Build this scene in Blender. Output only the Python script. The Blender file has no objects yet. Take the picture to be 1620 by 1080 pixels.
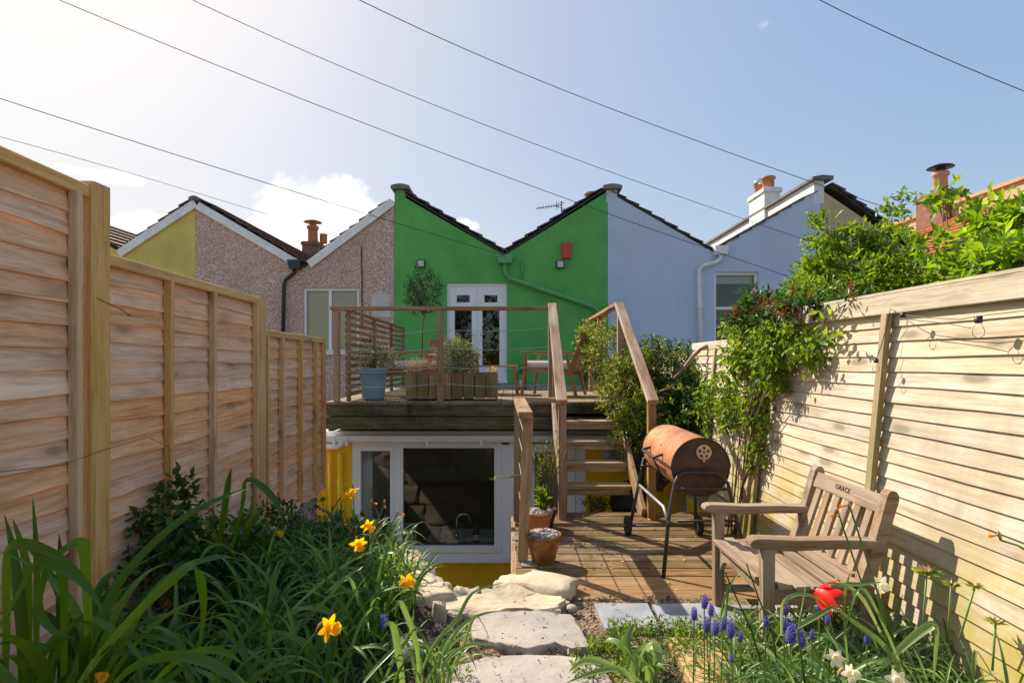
import bpy, bmesh, math, random
import numpy as np
from mathutils import Vector, Matrix, Euler, noise as mnoise

SC = bpy.context.scene
COL = SC.collection
rnd = random.Random(7)
npr = np.random.RandomState(11)
R = math.radians

# ------------------------------------------------------------------ camera, sky, sun, exposure
EYE = 1.4                      # eye height above the lower terrace
cam_d = bpy.data.cameras.new('camera')
cam = bpy.data.objects.new('camera', cam_d); COL.objects.link(cam)
cam.location = (0, 0, EYE); cam.rotation_euler = (R(90), 0, 0)
cam_d.sensor_width = 36; cam_d.lens = 20; cam_d.shift_y = 33/1620
cam_d.clip_start = 0.05; cam_d.clip_end = 2000
SC.camera = cam

SUN_TO = Vector((-0.8, 0.85, 1.0)).normalized()      # direction towards the sun
SUN_EL = math.asin(SUN_TO.z); SUN_AZ = math.atan2(SUN_TO.x, SUN_TO.y)
sd = bpy.data.lights.new('sun', 'SUN'); sd.energy = 2.12; sd.angle = R(0.53); sd.color = (1.0, 0.90, 0.76)
sun = bpy.data.objects.new('sun', sd); COL.objects.link(sun)
sun.rotation_euler = (-SUN_TO).to_track_quat('-Z', 'Y').to_euler()
sun.location = (-8, 8, 12)

world = bpy.data.worlds.new('World'); SC.world = world; world.use_nodes = True
def build_world():
    nt = world.node_tree; N = nt.nodes; L = nt.links
    for n in list(N): N.remove(n)
    out = N.new('ShaderNodeOutputWorld'); bg = N.new('ShaderNodeBackground')
    bg.inputs['Strength'].default_value = 0.15
    sky = N.new('ShaderNodeTexSky'); sky.sky_type = 'NISHITA'; sky.sun_disc = False
    sky.sun_elevation = SUN_EL; sky.sun_rotation = SUN_AZ
    sky.altitude = 50; sky.air_density = 1.0; sky.dust_density = 2.3; sky.ozone_density = 1.6
    gm = N.new('ShaderNodeGamma'); gm.inputs['Gamma'].default_value = 0.24; L.new(sky.outputs[0], gm.inputs['Color'])   # tone curve flattens the whole sky to lift fill in the shade
    hs = N.new('ShaderNodeHueSaturation'); hs.inputs['Saturation'].default_value = 2.9; hs.inputs['Hue'].default_value = .505; hs.inputs['Value'].default_value = 1.05; L.new(gm.outputs[0], hs.inputs['Color'])
    tc = N.new('ShaderNodeTexCoord')
    nz = N.new('ShaderNodeTexNoise'); nz.inputs['Scale'].default_value = 9; nz.inputs['Detail'].default_value = 7
    nz.inputs['Roughness'].default_value = 0.6
    L.new(tc.outputs['Generated'], nz.inputs['Vector'])
    total = None
    for (px, py, rx, ry, amp) in [(520, 335, 125, 66, 1.0), (452, 382, 100, 40, 1.0), (590, 372, 120, 40, .9), (232, 366, 70, 30, 1.0), (170, 385, 60, 26, .9),
                             (120, 272, 70, 13, .62), (742, 358, 34, 14, .75), (1228, 35, 26, 9, .25), (1385, 98, 20, 7, .2)]:
        v = Vector(((px-810)/900, 1, (573-py)/900)); ln = v.length; c = v/ln
        sub = N.new('ShaderNodeVectorMath'); sub.operation = 'SUBTRACT'; sub.inputs[1].default_value = c
        L.new(tc.outputs['Generated'], sub.inputs[0])
        mul = N.new('ShaderNodeVectorMath'); mul.operation = 'MULTIPLY'
        mul.inputs[1].default_value = (900*ln/rx, 900*ln/rx*0.6, 900*ln/ry); L.new(sub.outputs[0], mul.inputs[0])
        le = N.new('ShaderNodeVectorMath'); le.operation = 'LENGTH'; L.new(mul.outputs[0], le.inputs[0])
        mr = N.new('ShaderNodeMapRange'); mr.inputs['From Min'].default_value = 1.25; mr.inputs['From Max'].default_value = 0.0
        mr.inputs['To Min'].default_value = 0; mr.inputs['To Max'].default_value = amp
        L.new(le.outputs['Value'], mr.inputs['Value'])
        if total is None: total = mr.outputs[0]
        else:
            mx = N.new('ShaderNodeMath'); mx.operation = 'MAXIMUM'; L.new(total, mx.inputs[0]); L.new(mr.outputs[0], mx.inputs[1]); total = mx.outputs[0]
    a = N.new('ShaderNodeMath'); a.operation = 'MULTIPLY_ADD'; a.inputs[1].default_value = 1.9; a.inputs[2].default_value = -0.95
    L.new(nz.outputs['Fac'], a.inputs[0])
    s = N.new('ShaderNodeMath'); s.operation = 'ADD'; L.new(total, s.inputs[0]); L.new(a.outputs[0], s.inputs[1])
    gate = N.new('ShaderNodeMath'); gate.operation = 'GREATER_THAN'; gate.inputs[1].default_value = 0.001; L.new(total, gate.inputs[0])
    mr = N.new('ShaderNodeMapRange'); mr.interpolation_type = 'SMOOTHSTEP'
    mr.inputs['From Min'].default_value = 0.22; mr.inputs['From Max'].default_value = 0.66; L.new(s.outputs[0], mr.inputs['Value'])
    fac = N.new('ShaderNodeMath'); fac.operation = 'MULTIPLY'; L.new(mr.outputs[0], fac.inputs[0]); L.new(gate.outputs[0], fac.inputs[1])
    fac2 = N.new('ShaderNodeMath'); fac2.operation = 'MULTIPLY'; fac2.inputs[1].default_value = 0.93; L.new(fac.outputs[0], fac2.inputs[0])
    n2 = N.new('ShaderNodeTexNoise'); n2.inputs['Scale'].default_value = 14; n2.inputs['Detail'].default_value = 5
    L.new(tc.outputs['Generated'], n2.inputs['Vector'])
    cr = N.new('ShaderNodeValToRGB'); cr.color_ramp.elements[0].position = .35; cr.color_ramp.elements[0].color = (2.2, 2.2, 2.2, 1)
    cr.color_ramp.elements[1].position = .62; cr.color_ramp.elements[1].color = (4.2, 4.1, 3.9, 1)
    L.new(n2.outputs['Fac'], cr.inputs[0])
    mix = N.new('ShaderNodeMix'); mix.data_type = 'RGBA'
    L.new(fac2.outputs[0], mix.inputs['Factor']); L.new(hs.outputs[0], mix.inputs['A']); L.new(cr.outputs[0], mix.inputs['B'])
    L.new(mix.outputs['Result'], bg.inputs['Color']); L.new(bg.outputs[0], out.inputs['Surface'])
build_world()
SC.view_settings.view_transform = 'Standard'; SC.view_settings.look = 'None'
SC.view_settings.exposure = 1.75; SC.view_settings.gamma = 1; SC.view_settings.use_curve_mapping = False
SC.render.engine = 'CYCLES'; SC.cycles.max_bounces = 8; SC.cycles.transparent_max_bounces = 16
SC.cycles.diffuse_bounces = 4; SC.cycles.use_denoising = True

# ------------------------------------------------------------------ helpers
def P(px, py, D):                       # a point seen at that bearing and that real distance D in front of the eye
    return Vector(((px-810)*D/900, D, EYE-(py-573)*D/900))
def G(px, py, z=0.0):                   # the point of the level z on that bearing
    D = (EYE-z)*900/(py-573); return Vector(((px-810)*D/900, D, z))

WL = {}
def link(o, parent=None, M=None, world=True):
    COL.objects.link(o)
    M = M if M is not None else Matrix.Identity(4)
    if parent is not None:
        o.parent = parent
        pw = WL.get(parent.name, Matrix.Identity(4))
        WL[o.name] = M.copy() if world else pw @ M
        o.matrix_basis = (pw.inverted() @ M) if world else M
    else:
        WL[o.name] = M.copy(); o.matrix_basis = M
    return o
def tag(o, label=None, cat=None, group=None, kind=None):
    if label: o['label'] = label
    if cat: o['category'] = cat
    if group: o['group'] = group
    if kind: o['kind'] = kind
    return o
def thing(name, loc, label, cat, group=None, rz=0):
    o = bpy.data.objects.new(name, None); o.empty_display_size = .1
    link(o, None, Matrix.Translation(Vector(loc)) @ Matrix.Rotation(rz, 4, 'Z'))
    return tag(o, label, cat, group)

class MB:
    def __init__(s): s.v = []; s.f = []; s.a = []
    def add(s, vs, fs, val=None):
        b = len(s.v); s.v.extend([tuple(q) for q in vs]); s.f.extend([tuple(b+i for i in q) for q in fs])
        if val is not None: s.a.extend([val]*len(vs))
        return s
    def box(s, lo, hi):
        x0, y0, z0 = lo; x1, y1, z1 = hi
        return s.add([(x0,y0,z0),(x1,y0,z0),(x1,y1,z0),(x0,y1,z0),(x0,y0,z1),(x1,y0,z1),(x1,y1,z1),(x0,y1,z1)],
                     [(0,3,2,1),(4,5,6,7),(0,1,5,4),(1,2,6,5),(2,3,7,6),(3,0,4,7)])
    def bar(s, p0, p1, w, t, up=(0,0,1), ch=.12):     # box along p0-p1 with chamfered long edges
        p0 = Vector(p0); p1 = Vector(p1); d = (p1-p0).normalized(); u = Vector(up)
        sd_ = d.cross(u).normalized(); u = sd_.cross(d).normalized()
        c = min(w, t)*ch; hw, ht = w/2, t/2
        prof = [(-hw+c,-ht),(hw-c,-ht),(hw,-ht+c),(hw,ht-c),(hw-c,ht),(-hw+c,ht),(-hw,ht-c),(-hw,-ht+c)]
        vs = [p+sd_*a+u*b for p in (p0, p1) for a, b in prof]
        fs = [(i, (i+1) % 8, 8+(i+1) % 8, 8+i) for i in range(8)]+[tuple(range(7,-1,-1)), tuple(range(8,16))]
        return s.add(vs, fs)
    def tube(s, pts, r, seg=8, cap=True):
        pts = [Vector(p) for p in pts]; n = len(pts); rs = r if hasattr(r, '__len__') else [r]*n
        vs = []; ref = None
        for i, p in enumerate(pts):
            d = (pts[min(i+1, n-1)]-pts[max(i-1, 0)]).normalized()
            if ref is None: ref = Vector((0,0,1)) if abs(d.z) < .9 else Vector((1,0,0))
            a = d.cross(ref).normalized(); b = a.cross(d).normalized(); ref = b
            for k in range(seg):
                t = 2*math.pi*k/seg; vs.append(p+(a*math.cos(t)+b*math.sin(t))*rs[i])
        fs = [(i*seg+k, i*seg+(k+1) % seg, (i+1)*seg+(k+1) % seg, (i+1)*seg+k) for i in range(n-1) for k in range(seg)]
        if cap: fs += [tuple(range(seg-1,-1,-1)), tuple(range((n-1)*seg, n*seg))]
        return s.add(vs, fs)
    def lathe(s, prof, c=(0,0,0), seg=28, close=False):
        c = Vector(c); vs = []; n = len(prof)
        for r_, z in prof:
            for k in range(seg):
                t = 2*math.pi*k/seg; vs.append(c+Vector((r_*math.cos(t), r_*math.sin(t), z)))
        fs = [(i*seg+k, i*seg+(k+1) % seg, (i+1)*seg+(k+1) % seg, (i+1)*seg+k) for i in range(n-1) for k in range(seg)]
        if close: fs += [tuple(range(seg-1,-1,-1)), tuple(range((n-1)*seg, n*seg))]
        return s.add(vs, fs)
    def prism(s, poly, a, b):          # polygon in XZ extruded along Y from a to b
        n = len(poly); vs = [(x, a, z) for x, z in poly]+[(x, b, z) for x, z in poly]
        return s.add(vs, [tuple(range(n)), tuple(range(2*n-1, n-1, -1))]+[(i, n+i, n+(i+1) % n, (i+1) % n) for i in range(n)])
    def mesh(s, name, mat, smooth=False):
        m = bpy.data.meshes.new(name); m.from_pydata(s.v, [], s.f)
        if s.a and len(s.a) == len(s.v):
            at = m.attributes.new('var', 'FLOAT', 'POINT'); at.data.foreach_set('value', s.a)
        mats = mat if isinstance(mat, (list, tuple)) else [mat]
        for q in mats: m.materials.append(q)
        if smooth: m.shade_smooth()
        m.update(); return m
    def obj(s, name, mat, parent=None, smooth=False, M=None, world=True, fix=True):
        m = s.mesh(name, mat, smooth)
        if fix and len(s.f) < 30000:
            bm = bmesh.new(); bm.from_mesh(m); bmesh.ops.recalc_face_normals(bm, faces=bm.faces); bm.to_mesh(m); bm.free()
        return link(bpy.data.objects.new(name, m), parent, M, world)
def inst(name, mesh, parent=None, M=None, world=True):
    return link(bpy.data.objects.new(name, mesh), parent, M, world)
def frame(o, ex, ey, ez):
    M = Matrix.Identity(4)
    for i in range(3): M[i][0] = ex[i]; M[i][1] = ey[i]; M[i][2] = ez[i]; M[i][3] = o[i]
    return M
_bc = {}
def board(name, mat, parent, p0, p1, w, t, up=(0,0,1), bow=0.0, world=True):
    """a sawn length of timber: local X is its grain direction, so that it may share its mesh with alike ones"""
    p0 = Vector(p0); p1 = Vector(p1); L = (p1-p0).length
    ex = (p1-p0).normalized(); ey = Vector(up).cross(ex).normalized(); ez = ex.cross(ey).normalized()
    key = (name, round(L, 2), round(w, 3), round(t, 3), mat.name, rnd.randrange(3) if bow else 0)
    if key not in _bc:
        rr = random.Random(str(key)); n = 6 if bow else 1
        c = min(w, t)*.10; hw, ht = w/2, t/2
        prof = [(-hw+c,-ht),(hw-c,-ht),(hw,-ht+c),(hw,ht-c),(hw-c,ht),(-hw+c,ht),(-hw,ht-c),(-hw,-ht+c)]
        b = MB(); vs = []
        for i in range(n+1):
            dy = rr.uniform(-bow, bow); dz = rr.uniform(-bow, bow)
            for a, q in prof: vs.append((L*i/n, a+dy, q+dz))
        fs = [(k*8+i, k*8+(i+1) % 8, k*8+8+(i+1) % 8, k*8+8+i) for k in range(n) for i in range(8)]+[tuple(range(7,-1,-1)), tuple(range(n*8, n*8+8))]
        b.add(vs, fs); m = b.mesh(name, mat)
        bm = bmesh.new(); bm.from_mesh(m); bmesh.ops.recalc_face_normals(bm, faces=bm.faces); bm.to_mesh(m); bm.free()
        _bc[key] = m
    return inst(name, _bc[key], parent, frame(p0, ex, ey, ez), world)

# ------------------------------------------------------------------ materials
def mat_new(name):
    m = bpy.data.materials.new(name); m.use_nodes = True
    nt = m.node_tree; N = nt.nodes; L = nt.links
    b = N['Principled BSDF']; return m, nt, N, L, b
def ramp(N, stops, interp='LINEAR'):
    r = N.new('ShaderNodeValToRGB'); e = r.color_ramp.elements; r.color_ramp.interpolation = interp
    while len(e) > 1: e.remove(e[-1])
    e[0].position = stops[0][0]; e[0].color = (*stops[0][1], 1)
    for p, c in stops[1:]:
        q = e.new(p); q.color = (*c, 1)
    return r
def noise(N, L, vec, scale, detail=4, rough=.55, dist=0):
    n = N.new('ShaderNodeTexNoise'); n.inputs['Scale'].default_value = scale; n.inputs['Detail'].default_value = detail
    n.inputs['Roughness'].default_value = rough; n.inputs['Distortion'].default_value = dist
    if vec is not None: L.new(vec, n.inputs['Vector'])
    return n
def mapping(N, L, vec, scale=(1,1,1)):
    m = N.new('ShaderNodeMapping'); m.inputs['Scale'].default_value = scale; L.new(vec, m.inputs['Vector']); return m.outputs[0]
def mixc(N, L, fac, a, b, mode='MIX'):
    m = N.new('ShaderNodeMix'); m.data_type = 'RGBA'; m.blend_type = mode
    for k, v in (('Factor', fac), ('A', a), ('B', b)):
        if isinstance(v, (int, float)): m.inputs[k].default_value = v
        elif isinstance(v, tuple): m.inputs[k].default_value = (*v, 1)
        else: L.new(v, m.inputs[k])
    return m.outputs['Result']
def math_(N, L, op, a, b=None, c=None):
    m = N.new('ShaderNodeMath'); m.operation = op
    for i, v in enumerate((a, b, c)):
        if v is None: continue
        if isinstance(v, (int, float)): m.inputs[i].default_value = v
        else: L.new(v, m.inputs[i])
    return m.outputs[0]
def maprange(N, L, v, a, b, c=0, d=1, smooth=True):
    m = N.new('ShaderNodeMapRange'); m.interpolation_type = 'SMOOTHSTEP' if smooth else 'LINEAR'
    for k, q in (('From Min', a), ('From Max', b), ('To Min', c), ('To Max', d)): m.inputs[k].default_value = q
    L.new(v, m.inputs['Value']); return m.outputs[0]
def bump(N, L, b, h, strength=.3, dist=.01, prev=None):
    n = N.new('ShaderNodeBump'); n.inputs['Strength'].default_value = strength; n.inputs['Distance'].default_value = dist
    L.new(h, n.inputs['Height'])
    if prev is not None: L.new(prev, n.inputs['Normal'])
    L.new(n.outputs[0], b.inputs['Normal']); return n.outputs[0]
def objvec(N, L):
    tc = N.new('ShaderNodeTexCoord'); oi = N.new('ShaderNodeObjectInfo')
    mu = math_(N, L, 'MULTIPLY', oi.outputs['Random'], 53.0)
    ad = N.new('ShaderNodeVectorMath'); ad.operation = 'ADD'; L.new(tc.outputs['Object'], ad.inputs[0]); L.new(mu, ad.inputs[1])
    return ad.outputs[0], oi.outputs['Random'], tc

def wood(name, dark, mid, light, rough=.75, knots=.6, algae=None, var=.25, groove=None, fine=1.0, stain=None, bmp=.35, silver=None, algz=None):
    m, nt, N, L, b = mat_new(name)
    v, rand, tc = objvec(N, L)
    big = noise(N, L, mapping(N, L, v, (1.1, 5, 5)), 1.6, 5, .6, .6)
    grain = noise(N, L, mapping(N, L, v, (2.2, 70*fine, 70*fine)), 1.0, 5, .7, .25)
    rings = noise(N, L, mapping(N, L, v, (.9, 16, 16)), 1.5, 3, .5, 1.6)
    wv = math_(N, L, 'SINE', math_(N, L, 'MULTIPLY', rings.outputs['Fac'], 34.0))
    c = math_(N, L, 'MULTIPLY_ADD', grain.outputs['Fac'], .55, math_(N, L, 'MULTIPLY', big.outputs['Fac'], .5))
    band = noise(N, L, mapping(N, L, v, (1.6, 42*fine, 42*fine)), 1.0, 5, .7, .3)
    c = math_(N, L, 'MULTIPLY_ADD', wv, .06, c); c = math_(N, L, 'MULTIPLY_ADD', math_(N, L, 'SUBTRACT', band.outputs['Fac'], .5), .55, c)
    rp = ramp(N, [(.30, dark), (.52, mid), (.72, light)]); L.new(c, rp.inputs[0])
    col = rp.outputs[0]
    hv = N.new('ShaderNodeHueSaturation'); L.new(col, hv.inputs['Color'])
    L.new(math_(N, L, 'MULTIPLY_ADD', rand, var*2, 1-var), hv.inputs['Value'])
    L.new(math_(N, L, 'MULTIPLY_ADD', math_(N, L, 'FRACT', math_(N, L, 'MULTIPLY', rand, 7.3)), .35, .82), hv.inputs['Saturation'])
    col = hv.outputs[0]
    if knots:
        vo = N.new('ShaderNodeTexVoronoi'); vo.inputs['Scale'].default_value = 1.0
        vd = noise(N, L, v, 9, 2)
        ad = N.new('ShaderNodeVectorMath'); ad.operation = 'MULTIPLY_ADD'; ad.inputs[1].default_value = (.12, .12, .12)
        L.new(vd.outputs['Color'], ad.inputs[0]); L.new(mapping(N, L, v, (2.3, 8, 8)), ad.inputs[2]); L.new(ad.outputs[0], vo.inputs['Vector'])
        k = maprange(N, L, vo.outputs['Distance'], .22, .10)
        kk = maprange(N, L, vo.outputs['Distance'], .42, .14, 0, .5)
        col = mixc(N, L, kk, col, tuple(x*.62 for x in mid)); 
        col = mixc(N, L, math_(N, L, 'MULTIPLY', k, knots), col, tuple(x*.32 for x in mid))
    if silver:
        s = noise(N, L, mapping(N, L, v, (1.5, 9, 9)), 1.2, 4, .6)
        col = mixc(N, L, maprange(N, L, s.outputs['Fac'], .42, .66), col, silver)
    geo = N.new('ShaderNodeNewGeometry'); sp = N.new('ShaderNodeSeparateXYZ'); L.new(geo.outputs['Position'], sp.inputs[0])
    if algae:
        a = noise(N, L, geo.outputs['Position'], 3.2, 5, .65)
        f = maprange(N, L, a.outputs['Fac'], .44, .70)
        if algz:
            zf = maprange(N, L, sp.outputs['Z'], algz[0], algz[1], 1, .10)
            f = math_(N, L, 'MULTIPLY', maprange(N, L, a.outputs['Fac'], .36, .62), zf)
        col = mixc(N, L, f, col, algae)
    if stain:
        a = noise(N, L, mapping(N, L, geo.outputs['Position'], (1, 1, .35)), 2.2, 6, .7)
        col = mixc(N, L, maprange(N, L, a.outputs['Fac'], .50, .72, 0, .8), col, stain)
    h = grain.outputs['Fac']
    if groove:
        spo = N.new('ShaderNodeSeparateXYZ'); L.new(tc.outputs['Object'], spo.inputs[0])
        g = math_(N, L, 'SINE', math_(N, L, 'MULTIPLY', spo.outputs['Y'], 2*math.pi/groove))
        gf = maprange(N, L, g, -.9, -.1, 1, 0)
        col = mixc(N, L, math_(N, L, 'MULTIPLY', gf, .62), col, tuple(x*.3 for x in dark))
        h = math_(N, L, 'MULTIPLY_ADD', gf, -2.0, h)
    L.new(col, b.inputs['Base Color'])
    b.inputs['Roughness'].default_value = rough; b.inputs['Specular IOR Level'].default_value = .25
    bump(N, L, b, h, bmp, .004)
    return m

def plain(name, c, rough=.5, metal=0, spec=.5, noise_amt=.12, nscale=6, bmp=0, bscale=40, coat=0):
    m, nt, N, L, b = mat_new(name)
    tc = N.new('ShaderNodeTexCoord')
    n = noise(N, L, tc.outputs['Object'], nscale, 5, .65)
    lo = tuple(x*(1-noise_amt) for x in c); hi = tuple(min(1, x*(1+noise_amt)) for x in c)
    r = ramp(N, [(.3, lo), (.7, hi)]); L.new(n.outputs['Fac'], r.inputs[0]); L.new(r.outputs[0], b.inputs['Base Color'])
    b.inputs['Roughness'].default_value = rough; b.inputs['Metallic'].default_value = metal; b.inputs['Specular IOR Level'].default_value = spec
    b.inputs['Coat Weight'].default_value = coat
    if bmp:
        n2 = noise(N, L, tc.outputs['Object'], bscale, 4, .6); bump(N, L, b, n2.outputs['Fac'], bmp, .01)
    return m
def render_wall(name, c, stain=(.1,.1,.1), stain_amt=.25, bscale=34, bmp=.5, mot=1.0):
    m, nt, N, L, b = mat_new(name)
    geo = N.new('ShaderNodeNewGeometry'); v = geo.outputs['Position']
    n = noise(N, L, v, 1.3, 6, .7); n2 = noise(N, L, mapping(N, L, v, (5, 5, .7)), 1.5, 5, .7); n3 = noise(N, L, v, bscale, 3, .6)
    r = ramp(N, [(.25, tuple(x*(1-.24*mot) for x in c)), (.5, c), (.75, tuple(min(1, x*(1+.15*mot)) for x in c))]); L.new(n.outputs['Fac'], r.inputs[0])
    col = mixc(N, L, maprange(N, L, n2.outputs['Fac'], .52, .8, 0, stain_amt), r.outputs[0], stain)
    col = mixc(N, L, maprange(N, L, n3.outputs['Fac'], .45, .75, 0, .22), col, tuple(x*.6 for x in c))
    L.new(col, b.inputs['Base Color']); b.inputs['Roughness'].default_value = .85; b.inputs['Specular IOR Level'].default_value = .2
    bump(N, L, b, n3.outputs['Fac'], bmp, .012); return m
def pebbledash():
    m, nt, N, L, b = mat_new('pebbledash')
    geo = N.new('ShaderNodeNewGeometry'); v = geo.outputs['Position']
    vo = N.new('ShaderNodeTexVoronoi'); vo.inputs['Scale'].default_value = 56; L.new(v, vo.inputs['Vector'])
    sp = N.new('ShaderNodeSeparateColor'); L.new(vo.outputs['Color'], sp.inputs[0])
    r = ramp(N, [(0, (.36,.19,.13)), (.3, (.60,.36,.26)), (.55, (.72,.48,.37)), (.8, (.86,.66,.53)), (1, (.95,.86,.74))]); L.new(sp.outputs[0], r.inputs[0])
    n = noise(N, L, v, .9, 5, .7)
    col = mixc(N, L, maprange(N, L, n.outputs['Fac'], .4, .7, 0, .3), r.outputs[0], (.38,.25,.20))
    d = maprange(N, L, vo.outputs['Distance'], .35, .75, 0, .4); col = mixc(N, L, d, col, (.3,.18,.14))
    L.new(col, b.inputs['Base Color']); b.inputs['Roughness'].default_value = .85
    bump(N, L, b, math_(N, L, 'MULTIPLY', vo.outputs['Distance'], -1.0), .6, .015); return m
def stone(name, c, scale=3, bmp=.6, spots=.4):
    m, nt, N, L, b = mat_new(name)
    v, rand, tc = objvec(N, L)
    n = noise(N, L, v, scale, 7, .7, .4); n2 = noise(N, L, v, scale*9, 4, .7); n3 = noise(N, L, v, scale*2.1, 5, .6, 1)
    r = ramp(N, [(.28, tuple(x*.60 for x in c)), (.5, c), (.72, tuple(min(.9, x*1.25) for x in c))]); L.new(n.outputs['Fac'], r.inputs[0])
    col = mixc(N, L, maprange(N, L, n2.outputs['Fac'], .58, .74, 0, spots), r.outputs[0], tuple(x*.35 for x in c))
    col = mixc(N, L, maprange(N, L, n3.outputs['Fac'], .58, .72, 0, .35), col, (c[0]*1.05, c[1]*.78, c[2]*.5))
    hv = N.new('ShaderNodeHueSaturation'); L.new(col, hv.inputs['Color']); L.new(math_(N, L, 'MULTIPLY_ADD', rand, .3, .85), hv.inputs['Value'])
    L.new(hv.outputs[0], b.inputs['Base Color']); b.inputs['Roughness'].default_value = .85; b.inputs['Specular IOR Level'].default_value = .3
    h = math_(N, L, 'MULTIPLY_ADD', n2.outputs['Fac'], .35, n.outputs['Fac']); bump(N, L, b, h, bmp, .02); return m
def leafmat(name, dark, mid, light, trans=.35, rough=.4, spec=.4, attr=True, streak=0):
    m, nt, N, L, b = mat_new(name)
    out = N['Material Output']
    a = N.new('ShaderNodeAttribute'); a.attribute_name = 'var'
    geo = N.new('ShaderNodeNewGeometry')
    n = noise(N, L, geo.outputs['Position'], 7, 3, .6)
    f = math_(N, L, 'MULTIPLY_ADD', n.outputs['Fac'], .4, math_(N, L, 'MULTIPLY_ADD', a.outputs['Fac'], .8, -.1)) 
    r = ramp(N, [(.12, dark), (.5, mid), (.9, light)]); L.new(f, r.inputs[0])
    col = r.outputs[0]
    L.new(col, b.inputs['Base Color']); b.inputs['Roughness'].default_value = rough; b.inputs['Specular IOR Level'].default_value = spec
    n2 = noise(N, L, geo.outputs['Position'], 60, 2); bump(N, L, b, n2.outputs['Fac'], .25, .003)
    n3 = noise(N, L, mapping(N, L, geo.outputs['Position'], (1, 1, .12)), 230, 2, .6); col = mixc(N, L, maprange(N, L, n3.outputs['Fac'], .42, .66, 0, .35), col, mid); L.new(col, b.inputs['Base Color'])
    t = N.new('ShaderNodeBsdfTranslucent'); hs = N.new('ShaderNodeHueSaturation'); hs.inputs['Hue'].default_value = .485; hs.inputs['Saturation'].default_value = 1.1
    hs.inputs['Value'].default_value = 1.7; L.new(col, hs.inputs['Color']); L.new(hs.outputs[0], t.inputs['Color'])
    mx = N.new('ShaderNodeMixShader'); mx.inputs[0].default_value = trans
    L.new(b.outputs[0], mx.inputs[1]); L.new(t.outputs[0], mx.inputs[2]); L.new(mx.outputs[0], out.inputs['Surface']); return m
def glassmat(name='window_glass', tint=(.92,.95,.94), refl=1.0, base=.0, ior=1.5):
    m, nt, N, L, b = mat_new(name); out = N['Material Output']; N.remove(b)
    tr = N.new('ShaderNodeBsdfTransparent'); tr.inputs['Color'].default_value = (*tint, 1)
    gl = N.new('ShaderNodeBsdfGlossy'); gl.inputs['Roughness'].default_value = .015; gl.inputs['Color'].default_value = (refl, refl, refl, 1)
    lw = N.new('ShaderNodeFresnel'); lw.inputs['IOR'].default_value = ior
    f = math_(N, L, 'MULTIPLY_ADD', lw.outputs[0], 1.0, base)
    geo = N.new('ShaderNodeNewGeometry'); nn = noise(N, L, geo.outputs['Position'], 1.4, 2)
    bp = N.new('ShaderNodeBump'); bp.inputs['Strength'].default_value = .08; bp.inputs['Distance'].default_value = .02; L.new(nn.outputs['Fac'], bp.inputs['Height']); L.new(bp.outputs[0], gl.inputs['Normal'])
    mx = N.new('ShaderNodeMixShader'); L.new(f, mx.inputs[0]); L.new(tr.outputs[0], mx.inputs[1]); L.new(gl.outputs[0], mx.inputs[2])
    L.new(mx.outputs[0], out.inputs['Surface']); return m
def soilmat(name, dark, mid, light, scale=30):
    m, nt, N, L, b = mat_new(name)
    geo = N.new('ShaderNodeNewGeometry'); v = geo.outputs['Position']
    n = noise(N, L, v, 2.5, 6, .7); vo = N.new('ShaderNodeTexVoronoi'); vo.inputs['Scale'].default_value = scale*2; L.new(v, vo.inputs['Vector'])
    n2 = noise(N, L, v, scale, 5, .7)
    sp = N.new('ShaderNodeSeparateColor'); L.new(vo.outputs['Color'], sp.inputs[0])
    f = math_(N, L, 'MULTIPLY_ADD', sp.outputs[0], .35, math_(N, L, 'MULTIPLY', n2.outputs['Fac'], .7))
    r = ramp(N, [(.25, dark), (.5, mid), (.78, light)]); L.new(f, r.inputs[0])
    col = mixc(N, L, maprange(N, L, n.outputs['Fac'], .4, .65, 0, .5), r.outputs[0], dark)
    L.new(col, b.inputs['Base Color']); b.inputs['Roughness'].default_value = .95
    h = math_(N, L, 'MULTIPLY_ADD', vo.outputs['Distance'], -.6, n2.outputs['Fac']); bump(N, L, b, h, .9, .02); return m
def rustmat():
    m, nt, N, L, b = mat_new('rusty_steel')
    tc = N.new('ShaderNodeTexCoord'); v = tc.outputs['Object']
    n = noise(N, L, v, 3.0, 7, .68, .5); n2 = noise(N, L, v, 28, 5, .75); sp = N.new('ShaderNodeSeparateXYZ')
    geo = N.new('ShaderNodeNewGeometry'); L.new(geo.outputs['Position'], sp.inputs[0])
    f = math_(N, L, 'MULTIPLY_ADD', n2.outputs['Fac'], .35, math_(N, L, 'MULTIPLY', n.outputs['Fac'], .75))
    r = ramp(N, [(.30, (.14,.045,.02)), (.44, (.42,.14,.045)), (.56, (.56,.24,.10)), (.72, (.72,.42,.24))]); L.new(f, r.inputs[0])
    ash = noise(N, L, v, 4.5, 5, .7)
    col = mixc(N, L, maprange(N, L, ash.outputs['Fac'], .56, .72, 0, .7), r.outputs[0], (.50,.42,.36))
    so = noise(N, L, v, 2.2, 6, .75, .8); col = mixc(N, L, maprange(N, L, so.outputs['Fac'], .54, .68, 0, .75), col, (.06,.035,.025))
    L.new(col, b.inputs['Base Color']); b.inputs['Roughness'].default_value = .62; b.inputs['Metallic'].default_value = .15
    bump(N, L, b, n2.outputs['Fac'], .35, .004); return m

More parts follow.
